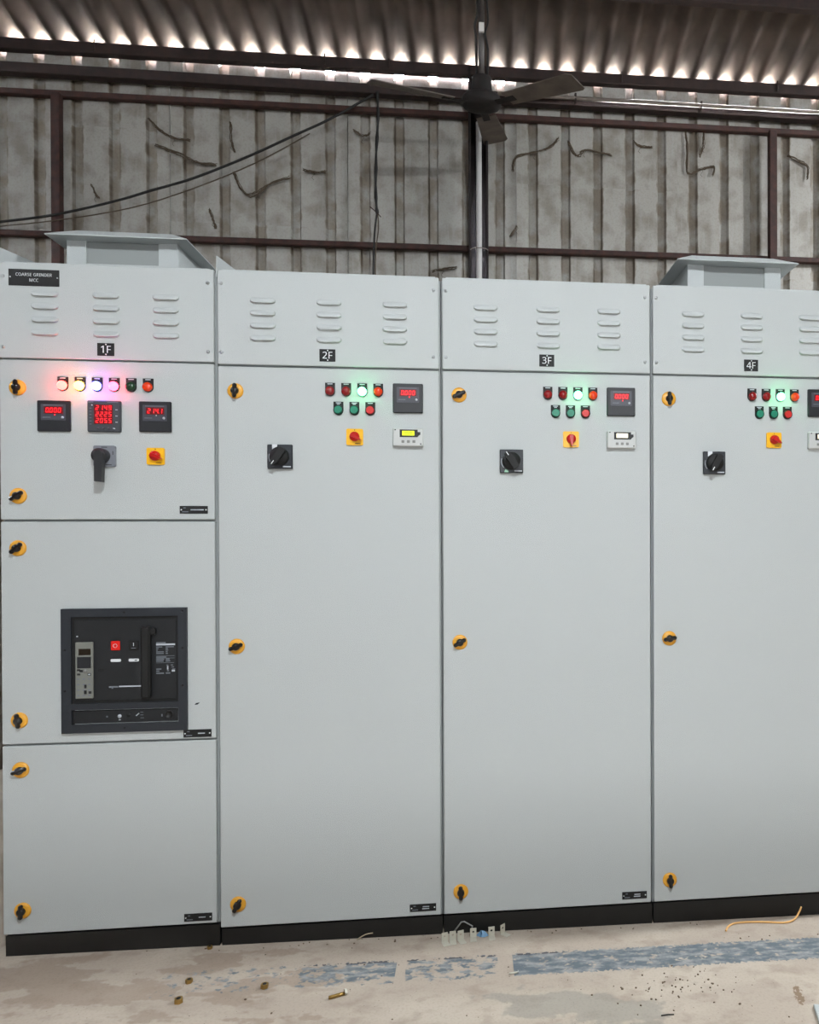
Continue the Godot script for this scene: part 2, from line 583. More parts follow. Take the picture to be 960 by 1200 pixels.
func digits_mesh(words: String, w: float, h: float, gap: float) -> ArrayMesh:
	var st := new_st()
	var t := h * 0.13
	var x := 0.0
	var n := 0
	for ch in words:
		if ch != ".":
			n += 1
	x = -(n * w + (n - 1) * gap) / 2
	for ch in words:
		if ch == ".":
			add_box(st, Vector3(x - gap * 0.55, -h / 2 + t / 2, 0), Vector3(t, t, 0.0005))
			continue
		for s in SEG[ch]:
			var c := Vector3.ZERO
			var horiz := true
			match s:
				"a": c = Vector3(w / 2, h / 2 - t / 2, 0)
				"g": c = Vector3(w / 2, 0, 0)
				"d": c = Vector3(w / 2, -h / 2 + t / 2, 0)
				"b": c = Vector3(w - t / 2, h / 4, 0); horiz = false
				"c": c = Vector3(w - t / 2, -h / 4, 0); horiz = false
				"f": c = Vector3(t / 2, h / 4, 0); horiz = false
				"e": c = Vector3(t / 2, -h / 4, 0); horiz = false
			var slant := c.y * 0.12
			add_box(st, c + Vector3(x + slant, 0, 0), Vector3(w * 0.8, t, 0.0005) if horiz else Vector3(t, h * 0.42, 0.0005))
		x += w + gap
	return done(st)

# ------------------------------------------------------------------ fittings (parts of a cabinet)
func pilot(cab: Node3D, x: float, y: float, kind: String, two_lines := false) -> void:
	var looks := {
		"red": [M.lens_red, "unlit dark red pilot lamp"], "orange": [M.lens_orange, "unlit orange pilot lamp"], "green": [M.lens_green, "unlit dark green pilot lamp"],
		"lit_red": [M.lit_red, "glowing red pilot lamp"], "lit_amber": [M.lit_amber, "glowing amber pilot lamp"], "lit_blue": [M.lit_blue, "glowing blue pilot lamp"],
		"lit_pink": [M.lit_pink, "glowing pinkish red pilot lamp"], "lit_green": [M.lit_green, "glowing green pilot lamp"],
		"push_green": [M.push_green, "green push button"], "push_red": [M.push_red, "red push button"]}
	var is_push := kind.begins_with("push")
	var g := group_part("push_button" if is_push else "pilot_lamp", cab, Vector3(x, y, 0), looks[kind][1])
	mi("legend_plate", K.legend, M.black, g)
	var ring_mat = M.soft_black
	if kind == "push_green":
		ring_mat = M.ring_green
	elif kind == "push_red":
		ring_mat = M.ring_red
	mi("ring", K.ring if is_push else K.low_ring, ring_mat, g, Vector3(0, 0, 0.003))
	mi("cap" if is_push else "lens", K.push if is_push else K.lens, looks[kind][0], g, Vector3(0, 0, 0.003))
	mi("legend_print", K.legend_print, M.print, g, Vector3(0, 0.0245, 0.0032))
	if two_lines:
		mi("legend_print", K.legend_print_short, M.print, g, Vector3(0, 0.020, 0.0032))
	if kind.begins_with("lit"):
		var l := OmniLight3D.new()
		l.name = "lamp_light"
		l.light_color = looks[kind][0].emission
		l.light_energy = LAMP_ENERGY * (0.5 if kind == "lit_green" else 1.0)
		l.light_size = 0.012
		l.omni_range = 12.0
		l.omni_attenuation = 2.0
		l.shadow_enabled = true
		l.position = Vector3(0, 0, 0.015)
		g.add_child(l)

func latch(cab: Node3D, x: float, y: float, deg: float) -> void:
	var g := group_part("latch", cab, Vector3(x, y, 0), "yellow quarter-turn latch with black knob")
	mi("disc", K.disc, M.yellow_disc, g)
	var k := mi("knob", K.knob, M.latch, g)
	k.rotation_degrees.z = deg

func name_plate(cab: Node3D, x: float, y: float, lines: Array) -> void:
	var g := group_part("name_plate", cab, Vector3(x, y, 0.0012), "small black engraved plate")
	mi("plate", K.plate, M.black, g)
	for s in [-1, 1]:
		mi("screw", K.plate_screw, M.white, g, Vector3(s * 0.0395, 0, 0.0011))
	mi("emblem", box_mesh(Vector3(0.008, 0.003, 0.0006)), M.dim_print, g, Vector3(-0.029, 0.0065, 0.0012))
	mi("emblem", box_mesh(Vector3(0.020, 0.003, 0.0006)), M.dim_print, g, Vector3(-0.027, -0.0065, 0.0012))
	for l in lines:
		mi("print", box_mesh(Vector3(l[1], 0.0032, 0.0006)), M.print, g, Vector3(l[0], l[2], 0.0012))

func meter(cab: Node3D, x: float, y: float, words: String) -> void:
	var g := group_part("panel_meter", cab, Vector3(x, y, 0.005), "black digital meter with red figures")
	mi("case", K.meter_case, M.dark, g)
	mi("face", K.meter_face, M.meter_face, g, Vector3(0, 0.012, 0.005))
	mi("display_window", K.meter_window, M.led_back, g, Vector3(0.001, 0.0185, 0.0066))
	mi("figures", digits_mesh(words, 0.0088, 0.0155, 0.0038), M.led, g, Vector3(0.001, 0.0185, 0.0074))
	mi("key", K.meter_key, M.print, g, Vector3(0.029, -0.005, 0.0062))
	mi("indicator", K.meter_indicator, M.led if words == "0.000" else M.print, g, Vector3(0.005, 0.0035, 0.0062))
	mi("print", box_mesh(Vector3(0.024, 0.0022, 0.0006)), M.dim_print, g, Vector3(-0.020, -0.005, 0.0064))
	mi("print", box_mesh(Vector3(0.060, 0.0020, 0.0006)), M.dim_print, g, Vector3(0.0, 0.0345, 0.0064))

func multimeter(cab: Node3D, x: float, y: float) -> void:
	var g := group_part("panel_meter", cab, Vector3(x, y, 0.006), "grey multifunction meter with three rows of red figures")
	mi("case", box_mesh(Vector3(0.104, 0.103, 0.012), 0.003), M.multi_case, g)
	mi("display_window", box_mesh(Vector3(0.0585, 0.064, 0.001)), M.led_back, g, Vector3(-0.001, 0.006, 0.0063))
	var k := 0
	for w in ["2149", "2225", "2055"]:
		mi("figures", digits_mesh(w, 0.0090, 0.0155, 0.0042), M.led, g, Vector3(0, 0.0272 - k * 0.0208, 0.0071))
		k += 1
	for i in 3:
		mi("print", box_mesh(Vector3(0.007, 0.0024, 0.0006)), M.print, g, Vector3(0.040, 0.0215 - i * 0.0205, 0.0062))
	for i in 6:
		mi("print", box_mesh(Vector3(0.007, 0.0018, 0.0006)), M.dim_print, g, Vector3(-0.041, 0.026 - i * 0.0105, 0.0062))
	mi("indicator", K.meter_indicator, M.print, g, Vector3(-0.036, 0.036, 0.0062))
	for i in 4:
		var kk := mi("key", K.meter_key, M.meter_face if i < 3 else M.print, g, Vector3(-0.017 + i * 0.0165, -0.0405, 0.0062))
		if i == 3:
			kk.scale = Vector3(0.9, 0.5, 1)
	mi("print", box_mesh(Vector3(0.016, 0.003, 0.0006)), M.dim_print, g, Vector3(-0.040, 0.0460, 0.0062))
	mi("print", box_mesh(Vector3(0.034, 0.0022, 0.0006)), M.dim_print, g, Vector3(0.028, 0.0460, 0.0062))

func yellow_switch(cab: Node3D, x: float, y: float, deg: float) -> void:
	var g := group_part("selector_switch", cab, Vector3(x, y, 0), "yellow selector switch with red knob")
	mi("plate", K.switch_plate, M.switch_yellow, g)
	var k := mi("knob", K.switch_knob, M.switch_red, g, Vector3(0, 0.001, 0.007))
	k.rotation_degrees.z = deg
	mi("print", box_mesh(Vector3(0.018, 0.002, 0.0006)), M.latch, g, Vector3(0.010, -0.0225, 0.0071))
	mi("print", box_mesh(Vector3(0.003, 0.003, 0.0006)), M.latch, g, Vector3(0.0, 0.0235, 0.0071))

func breaker_handle(cab: Node3D, x: float, y: float, deg: float, style: int) -> void:
	var g := group_part("breaker_handle", cab, Vector3(x, y, 0.006), "black rotary breaker handle on a dark grey plate")
	mi("plate", K.breaker_plate, M.bezel, g)
	var k := mi("knob", K.breaker_knob, M.black, g, Vector3(0, 0.001, 0.006))
	k.rotation_degrees.z = deg
	var b := Basis(Vector3(0, 0, 1), deg_to_rad(deg))
	var mk := mi("pointer_mark", K.breaker_mark, M.white, g, Vector3(0, 0.001, 0.0405) + b * Vector3(0.028, 0, 0))
	mk.rotation_degrees.z = deg
	if style == 0:
		mi("sticker", extrude(PackedVector2Array([Vector2(-0.008, -0.010), Vector2(0.009, 0.001), Vector2(0.009, 0.008), Vector2(-0.008, 0.008)]), 0, 0.0006), M.white, g, Vector3(-0.017, 0.033, 0.006))
	else:
		mi("sticker", extrude(PackedVector2Array([Vector2(-0.008, -0.005), Vector2(0.008, -0.005), Vector2(0.006, 0.002), Vector2(-0.004, 0.006)]), 0, 0.0006), plain(Color(0.55, 0.72, 0.62), 0.5), g, Vector3(-0.018, -0.034, 0.006))
	var arc := []
	for i in 7:
		var t := deg_to_rad(165 + 9 * i)
		arc.append(Vector3(cos(t) * 0.0355, sin(t) * 0.0355, 0.0064))
	mi("scale_print", tube(arc, 0.0010, 5), M.print, g)
	mi("print", box_mesh(Vector3(0.026, 0.004, 0.0006)), M.print, g, Vector3(0.023, -0.034, 0.0062))

func relay(cab: Node3D, x: float, y: float, yellow: bool) -> void:
	var g := group_part("protection_relay", cab, Vector3(x, y, 0.009), "pale relay with a lit %s display" % ("yellow" if yellow else "white"))
	mi("case", K.relay_case, M.relay_case, g)
	mi("display_frame", K.relay_window, M.soft_black, g, Vector3(0.006, 0.012, 0.009))
	mi("display", K.relay_screen, M.lcd_yellow if yellow else M.lcd_white, g, Vector3(0.001, 0.0135, 0.0104))
	if yellow:
		mi("display_print", K.lcd_line, M.lcd_ink, g, Vector3(0.001, 0.0165, 0.0111))
		mi("display_print", K.lcd_line, M.lcd_ink, g, Vector3(0.001, 0.0105, 0.0111))
	for i in 3:
		mi("button", K.relay_button, M.relay_button, g, Vector3(-0.017 + i * 0.0185, -0.015, 0.0095))
	mi("screw", K.meter_indicator, M.black, g, Vector3(-0.043, 0.025, 0.009))
	mi("screw", K.meter_indicator, M.black, g, Vector3(0.043, -0.023, 0.009))

func tag(cab: Node3D, x: float, y: float, words: String) -> void:
	var g := group_part("number_tag", cab, Vector3(x, y, 0.001), "black tag engraved %s" % words)
	mi("plate", box_mesh(Vector3(0.053, 0.042, 0.002), 0.0005), M.black, g)
	lettering("lettering", words, 0.023, Vector3(0.0, 0, 0.0012), M.white, g, 1.05)
	for s in [-1, 1]:
		mi("screw", K.plate_screw, M.white, g, Vector3(0.001, s * 0.0165, 0.0010))

func cover(cab: Node3D, x0: float, x1: float, y0: float, y1: float, cols: Array) -> void:
	var g := group_part("top_cover", cab)
	mi("sheet", span_box(x0, x1, y0, y1, -0.018, 0.0, 0.0022), M.paint, g)
	# folded rim along the top of the sheet
	mi("rim", span_box(x0 + 0.012, x1 - 0.012, y1 - 0.004, y1 + 0.004, -0.030, -0.0035, 0.0015), M.paint, g)
	for c in cols:
		for r in [2.190, 2.148, 2.1055, 2.063]:
			mi("louver", K.louver, M.paint, g, Vector3(c, r, -0.0002))
	for sx in [x0 + 0.012, x1 - 0.018]:
		for sy in [2.012, 2.243]:
			mi("screw", K.screw_head, M.screw, g, Vector3(sx, sy, 0))

func plinth(cab: Node3D, x0: float, x1: float, top: float) -> void:
	# follows the floor, which falls gently to the right
	var p := PackedVector2Array([Vector2(x0, fy(x0)), Vector2(x1, fy(x1)), Vector2(x1, top), Vector2(x0, top)])
	var st := new_st()
	add_extrude(st, p, -0.60, -0.006)
	mi("plinth", done(st), M.plinth, cab, Vector3.ZERO, "black steel plinth")

func fy(x: float) -> float:
	return 0.0075 - 0.0112 * x

func hood(cab: Node3D, cx: float, bw: float, cw: float, skew: float) -> void:
	# ventilated box with mesh windows under a shallow hipped roof
	var g := group_part("ventilation_hood", cab, Vector3(cx, 0, 0), "pale ventilation hood on the cabinet roof")
	var y0 := 2.284
	var y1 := 2.428
	var zf := -0.17
	var zb := -0.52
	var h := bw / 2
	mi("mesh_screen", span_box(-h + 0.01, h - 0.01, y0, y1 - 0.002, zf - 0.30, zf - 0.008), M.mesh_screen, g)
	for s in [-1, 1]:
		mi("corner_panel", span_box(minf(s * h, s * (h - 0.064)), maxf(s * h, s * (h - 0.064)), y0, y1, zf - 0.012, zf, 0.001), M.paint, g)
		mi("side_panel", span_box(minf(s * h, s * (h - 0.01)), maxf(s * h, s * (h - 0.01)), y0, y1, zb, zf - 0.013, 0.001), M.paint, g)
	mi("sill", span_box(-h + 0.064, h - 0.064, y0, 2.350, zf - 0.010, zf - 0.002, 0.001), M.paint, g)
	mi("back_panel", span_box(-h + 0.011, h - 0.011, y0, y1, zb, zb + 0.008, 0.001), M.paint, g)
	var st := new_st()
	var w := cw / 2
	var a := [Vector3(-w, y1, -0.12), Vector3(w, y1, -0.12), Vector3(w, y1, -0.57), Vector3(-w, y1, -0.57)]
	var b := []
	var t := []
	for p in a:
		b.append(p + Vector3(0, 0.003, 0))
		t.append(Vector3(p.x - signf(p.x) * 0.075, y1 + 0.042, -0.19 if p.z > -0.3 else -0.50))
	var mid := Vector3(0, y1 + 0.01, -0.345)
	for i in 4:
		var j := (i + 1) % 4
		quad(st, a[i], a[j], b[j], b[i], mid)
		quad(st, b[i], b[j], t[j], t[i], mid)
	quad(st, a[0], a[1], a[2], a[3], mid)
	quad(st, t[0], t[1], t[2], t[3], mid)
	mi("hood_roof", done(st), M.paint, g)

func cabinet_base(label: String, x0: float, x1: float, ytop: float, low: float) -> Node3D:
	var c := thing("control_cabinet", label, "cabinet")
	mi("carcass", span_box(x0, x1, low, ytop, -0.60, -0.0185, 0.002), M.frame, c)
	plinth(c, x0 + 0.004, x1, low)
	return c

func drive_cabinet(label: String, n: String, x0: float, x1: float, bx0: float, bx1: float, latch_deg: Array, handle: Array, tag_x: float, cols: Array, hood_at: float, yellow_lcd: bool, sw_deg: float, plate: bool, dy: float) -> void:
	var c := cabinet_base(label, bx0, bx1, 2.283, 0.062)
	cover(c, x0, x1, 1.972, 2.288, cols)
	mi("door", span_box(x0, x1, 0.070, 1.9645, -0.018, 0.0, 0.0022), M.paint, c)
	tag(c, tag_x, 2.009, n)
	var k := 0
	for y in [1.882, 1.020, 0.147]:
		latch(c, x0 + 0.057, y, latch_deg[k])
		k += 1
	var kinds := ["red", "red", "lit_green", "orange"]
	for i in 4:
		pilot(c, x0 + 0.3675 + i * 0.0537, 1.887 + dy, kinds[i])
	kinds = ["push_green", "push_green", "push_red"]
	for i in 3:
		pilot(c, x0 + 0.395 + i * 0.0533, 1.823 + dy, kinds[i], i < 2)
	meter(c, x0 + 0.6295, 1.866 + dy, "0.000")
	relay(c, x0 + 0.630, 1.731 + dy * 0.7, yellow_lcd)
	yellow_switch(c, x0 + 0.4495, 1.731 + dy * 0.7, sw_deg)
	breaker_handle(c, handle[0], handle[1], handle[2], handle[3])
	if plate:
		name_plate(c, x1 - 0.061, 0.099, [[0.010, 0.022, 0.0035], [0.009, 0.024, -0.0035]])
	if hood_at > 0.0:
		hood(c, hood_at, 0.371, 0.476, 0.0)

func incomer_cabinet() -> void:
	var c := cabinet_base("leftmost pale grey control cabinet, with large black circuit breaker and COARSE GRINDER plate", -0.681, -0.0045, 2.283, 0.080)
	var x0 := -0.681
	var x1 := -0.0125
	cover(c, x0, x1, 1.9775, 2.288, [-0.541, -0.352, -0.164])
	mi("door", span_box(x0, x1, 1.4485, 1.9715, -0.018, 0.0, 0.0022), M.paint, c)
	mi("door", span_box(x0, x1, 0.7125, 1.4415, -0.018, 0.0, 0.0022), M.paint, c)
	mi("door", span_box(x0, x1, 0.0880, 0.7055, -0.018, 0.0, 0.0022), M.paint, c)
	tag(c, -0.354, 2.011, "1F")
	var cg := group_part("title_plate", c, Vector3(-0.574, 2.240, 0.001), "black plate engraved COARSE GRINDER MCC")
	mi("plate", box_mesh(Vector3(0.155, 0.054, 0.002), 0.0005), M.black, cg)
	lettering("lettering", "COARSE GRINDER", 0.0098, Vector3(0, 0.0095, 0.0012), M.white, cg, 1.02)
	lettering("lettering", "MCC", 0.0098, Vector3(0, -0.0085, 0.0012), M.white, cg, 1.02)
	for s in [-1, 1]:
		mi("screw", K.plate_screw, M.white, cg, Vector3(s * 0.072, 0.001, 0.001))
	# lifting side plates that rise above the roof
	for sx in [-0.6875, -0.0075]:
		var st := new_st()
		var b := Basis(Vector3(0, 0, -1), Vector3(0, 1, 0), Vector3(1, 0, 0))
		add_extrude(st, PackedVector2Array([Vector2(0.015, 2.270), Vector2(0.50, 2.270), Vector2(0.50, 2.372), Vector2(0.30, 2.372), Vector2(0.018, 2.341)]), -0.0018, 0.0018, Vector3(sx, 0, 0), b)
		mi("side_plate", done(st), M.paint, c)
	hood(c, -0.370, 0.368, 0.464, 0.0)
	var angs := [90.0, 35.0, 42.0, 97.0, 18.0, 88.0]
	var k := 0
	for p in [Vector2(-0.626, 1.880), Vector2(-0.626, 1.526), Vector2(-0.628, 1.355), Vector2(-0.627, 0.791), Vector2(-0.624, 0.628), Vector2(-0.621, 0.166)]:
		latch(c, p.x, p.y, angs[k])
		k += 1
	var kinds := ["lit_red", "lit_amber", "lit_blue", "lit_pink", "green", "orange"]
	for i in 6:
		pilot(c, -0.487 + i * 0.0531, 1.889, kinds[i])
	meter(c, -0.513, 1.788, "0.000")
	multimeter(c, -0.357, 1.789)
	meter(c, -0.198, 1.790, "214.1")
	yellow_switch(c, -0.198, 1.659, -22.0)
	# lever switch
	var g := group_part("lever_switch", c, Vector3(-0.357, 1.658, 0), "grey switch plate with a black lever hanging down")
	mi("plate", extrude(rounded_rect(0.068, 0.069, 0.005), 0.0, 0.010), M.grey_plate, g)
	mi("hub", lathe([Vector2(0.024, 0.0), Vector2(0.024, 0.028), Vector2(0.021, 0.034), Vector2(0.0, 0.035)], 28), M.knob_grey, g, Vector3(-0.005, 0.0, 0.010))
	var st := new_st()
	add_extrude(st, PackedVector2Array([Vector2(-0.013, -0.086), Vector2(0.010, -0.088), Vector2(0.0125, 0.006), Vector2(0.006, 0.014), Vector2(-0.007, 0.014), Vector2(-0.0125, 0.006)]), 0.032, 0.054)
	mi("lever", done(st), M.knob_grey, g, Vector3(0.0, 0.0, 0.0))
	for q in [[Vector3(0.0, 0.029, 0.0102), Vector3(0.018, 0.0025, 0.0006)], [Vector3(0.014, -0.029, 0.0102), Vector3(0.018, 0.0025, 0.0006)], [Vector3(0.027, 0.010, 0.0102), Vector3(0.002, 0.012, 0.0006)]]:
		mi("print", box_mesh(q[1]), M.soft_black, g, q[0])
	name_plate(c, -0.079, 1.481, [[0.011, 0.042, 0.0]])
	name_plate(c, -0.071, 0.7305, [[0.013, 0.022, 0.0]])
	name_plate(c, -0.072, 0.111, [[0.013, 0.022, 0.0]])
	air_breaker(c)
	# scuff on the door, where the paint was chipped
	mi("paint_chip", extrude(PackedVector2Array([Vector2(-0.008, -0.004), Vector2(0.002, -0.003), Vector2(0.009, 0.004), Vector2(-0.004, 0.002)]), 0, 0.0005), M.bezel, c, Vector3(-0.072, 0.830, 0))

func air_breaker(c: Node3D) -> void:
	var g := group_part("circuit_breaker", c, Vector3(-0.2975, 0.9495, 0), "large black air circuit breaker set in the door")
	# outline measured about the middle of the bezel: 0.393 x 0.410
	var st := new_st()
	var t := 0.012
	var X := 0.1965
	var Y := 0.205
	for r in [[-X, X, 0.178, Y], [-X, X, -0.1285, -0.108], [-X, X, -Y, -0.1775], [-X, -0.165, -0.1775, -0.1285], [0.1695, X, -0.1775, -0.1285], [-X, -0.165, -0.108, 0.178], [0.1695, X, -0.108, 0.178]]:
		add_box(st, Vector3((r[0] + r[1]) / 2, (r[2] + r[3]) / 2, t / 2), Vector3(r[1] - r[0], r[3] - r[2], t), 0.0)
	mi("bezel", done(st), M.bezel, g)
	# step of the bezel round the upper opening
	st = new_st()
	for r in [[-0.165, 0.1695, 0.168, 0.178], [-0.165, 0.1695, -0.108, -0.099], [-0.165, -0.157, -0.099, 0.168], [0.163, 0.1695, -0.099, 0.168]]:
		add_box(st, Vector3((r[0] + r[1]) / 2, (r[2] + r[3]) / 2, 0.003), Vector3(r[1] - r[0], r[3] - r[2], 0.005), 0.0)
	mi("seal", done(st), M.black, g)
	mi("front", span_box(-0.157, 0.163, -0.099, 0.168, 0.0005, 0.008, 0.001), M.dark_panel, g)
	mi("lower_front", span_box(-0.160, 0.165, -0.174, -0.132, 0.0005, 0.005, 0.001), M.dark_panel, g)
	mi("edge_strip", span_box(-0.165, -0.160, -0.1775, -0.1285, 0.0005, 0.003), M.black, g)
	for p in [Vector2(0.0, 0.1915), Vector2(0.0, -0.191), Vector2(0.183, 0.194), Vector2(0.183, 0.070), Vector2(0.183, -0.055), Vector2(-0.185, -0.065), Vector2(-0.185, 0.07)]:
		mi("screw", lathe([Vector2(0.0035, 0.0), Vector2(0.0035, 0.001), Vector2(0.0, 0.0014)], 10), M.black, g, Vector3(p.x, p.y, t))
	# trip unit
	var tx := -0.1235
	mi("trip_unit", span_box(tx - 0.0275, tx + 0.0275, -0.0905, 0.0955, 0.008, 0.016, 0.002), M.trip_case, g, Vector3.ZERO, "grey trip unit")
	mi("trip_screen", span_box(tx - 0.016, tx + 0.021, 0.053, 0.074, 0.016, 0.0168), M.trip_screen, g)
	mi("trip_screen", span_box(tx - 0.021, tx + 0.0215, 0.010, 0.047, 0.016, 0.0168), M.dark, g)
	for q in [[-0.0165, 0.004, 0.010, 0.006], [-0.009, 0.001, 0.010, 0.008], [-0.016, -0.010, 0.010, 0.006], [0.0165, -0.0105, 0.010, 0.008], [0.004, -0.050, 0.007, 0.012], [0.004, -0.069, 0.008, 0.012], [0.0185, -0.070, 0.009, 0.008]]:
		mi("trip_key", span_box(tx + q[0] - q[2] / 2, tx + q[0] + q[2] / 2, q[1] - q[3] / 2, q[1] + q[3] / 2, 0.016, 0.0170), M.soft_black, g)
	mi("trip_key", span_box(tx + 0.0165 - 0.003, tx + 0.0165 + 0.003, -0.0125, -0.0085, 0.0168, 0.0174), M.print, g)
	for r in 4:
		for k in 3:
			mi("trip_key", span_box(tx - 0.018 + k * 0.017 - 0.004, tx - 0.018 + k * 0.017 + 0.004, -0.0255 - r * 0.018 - 0.0022, -0.0255 - r * 0.018 + 0.0022, 0.016, 0.0166), M.dim_print, g)
	mi("trip_dial", lathe([Vector2(0.006, 0.0), Vector2(0.006, 0.003), Vector2(0.0, 0.0035)], 16), M.relay_button, g, Vector3(tx + 0.004, 0.0005, 0.016))
	# push buttons, flags, print
	mi("red_button", span_box(-0.0425, -0.0135, 0.066, 0.097, 0.008, 0.0125, 0.002), M.red_button, g, Vector3.ZERO, "square red push button")
	var ring := []
	for i in 13:
		var a := TAU * i / 12
		ring.append(Vector3(-0.028 + cos(a) * 0.006, 0.0815 + sin(a) * 0.006, 0.0126))
	mi("button_print", tube(ring, 0.0008, 5), M.white, g)
	mi("black_button", span_box(0.0145, 0.0445, 0.066, 0.097, 0.008, 0.0125, 0.002), M.black, g)
	mi("button_print", span_box(0.0285, 0.0305, 0.080, 0.090, 0.0125, 0.0130), M.print, g)
	mi("button_print", span_box(0.0225, 0.0365, 0.0715, 0.0735, 0.0125, 0.0130), M.dim_print, g)
	mi("flag", extrude(rounded_rect(0.032, 0.0095, 0.003), 0, 0.001), M.white, g, Vector3(-0.028, 0.0325, 0.008))
	mi("flag", extrude(rounded_rect(0.032, 0.0095, 0.003), 0, 0.001), M.white, g, Vector3(0.0285, 0.0325, 0.008))
	mi("flag_print", span_box(0.031, 0.039, 0.0305, 0.0335, 0.0090, 0.0095), M.bezel, g)
	mi("keyhole", extrude(rounded_rect(0.020, 0.010, 0.0048), 0, 0.001), M.black, g, Vector3(-0.0725, 0.0015, 0.008))
	mi("stripe_print", span_box(-0.0185, 0.0575, -0.0560, -0.0520, 0.008, 0.0086), M.print, g)
	mi("emblem_print", span_box(-0.0495, -0.0215, -0.0575, -0.0525, 0.008, 0.0086), M.dim_print, g)
	mi("emblem_print", span_box(-0.0415, -0.0370, -0.0610, -0.0575, 0.008, 0.0086), M.dim_print, g)
	mi("lock_dot", span_box(-0.150, -0.145, 0.112, 0.116, 0.008, 0.0086), M.print, g)
	# charging lever
	st = new_st()
	add_box(st, Vector3(0.072, 0.026, 0.020), Vector3(0.029, 0.238, 0.024), 0.006)
	add_box(st, Vector3(0.088, 0.128, 0.016), Vector3(0.026, 0.024, 0.016), 0.004)
	mi("charging_lever", done(st), M.black, g, Vector3.ZERO, "long black charging lever")
	# rating label, too small to read
	var w := [[0.0, 0.030, 0.0885, 0.004], [0.0, 0.060, 0.0825, 0.0055], [0.0, 0.019, 0.0745, 0.003], [0.030, 0.026, 0.0745, 0.003], [0.0, 0.007, 0.0690, 0.003], [0.030, 0.007, 0.0690, 0.003], [0.0, 0.005, 0.0635, 0.0028], [0.030, 0.008, 0.0635, 0.0028], [0.0, 0.024, 0.0580, 0.003], [0.030, 0.006, 0.0580, 0.003], [0.0, 0.024, 0.0525, 0.003], [0.030, 0.007, 0.0525, 0.003], [0.0, 0.058, 0.0445, 0.0012], [0.0, 0.032, 0.0405, 0.0035], [0.0, 0.058, 0.0370, 0.0012], [0.0, 0.025, 0.0335, 0.004], [0.030, 0.012, 0.0335, 0.004], [0.0, 0.023, 0.0275, 0.004], [0.030, 0.014, 0.0275, 0.004], [0.0, 0.056, 0.0215, 0.0012], [0.032, 0.006, 0.0135, 0.003], [0.046, 0.007, 0.0135, 0.003], [0.034, 0.004, 0.0045, 0.012], [0.048, 0.008, 0.0070, 0.003], [0.0, 0.016, 0.0005, 0.004], [0.050, 0.010, 0.0000, 0.003], [0.0, 0.010, -0.0060, 0.004], [0.034, 0.006, -0.0050, 0.004], [0.049, 0.010, -0.0055, 0.006], [0.0, 0.024, -0.0135, 0.0045], [0.030, 0.014, -0.0130, 0.0045]]
	for q in w:
		mi("label_print", span_box(0.099 + q[0], 0.099 + q[0] + q[1], q[2] - q[3] / 2, q[2] + q[3] / 2, 0.008, 0.0085), M.print if q[3] > 0.005 else M.dim_print, g)
	# fittings on the lower strip
	var lo := 0.005
	mi("lock", lathe([Vector2(0.006, 0.0), Vector2(0.006, 0.003), Vector2(0.0, 0.0035)], 14), M.print, g, Vector3(-0.018, -0.153, lo))
	mi("strip_print", span_box(-0.021, -0.015, -0.167, -0.163, lo, lo + 0.0006), M.print, g)
	mi("strip_hole", lathe([Vector2(0.006, 0.0), Vector2(0.006, 0.001), Vector2(0.0, 0.001)], 14), M.black, g, Vector3(0.0095, -0.151, lo))
	mi("strip_pointer", bar(Vector3(0.034, -0.153, lo + 0.001), Vector3(0.043, -0.145, lo + 0.001), 0.003, 0.002, 0.0), M.print, g)
	for q in [[0.047, 0.056, -0.142], [0.047, 0.056, -0.151], [0.047, 0.058, -0.161]]:
		mi("strip_print", span_box(q[0], q[1], q[2] - 0.001, q[2] + 0.001, lo, lo + 0.0006), M.dim_print, g)
	mi("strip_print", span_box(-0.060, -0.055, -0.156, -0.151, lo, lo + 0.0006), M.dim_print, g)
	mi("racking_socket", lathe([Vector2(0.014, 0.0), Vector2(0.014, 0.003), Vector2(0.011, 0.003), Vector2(0.010, 0.0005), Vector2(0.0, 0.0005)], 22), M.soft_black, g, Vector3(0.138, -0.152, lo))
	mi("strip_print", span_box(0.113, 0.117, -0.158, -0.150, lo, lo + 0.0006), M.dim_print, g)

# ------------------------------------------------------------------ the shed
func purlin_low(x: float) -> float:
	return 4.234 + 0.0076 * x

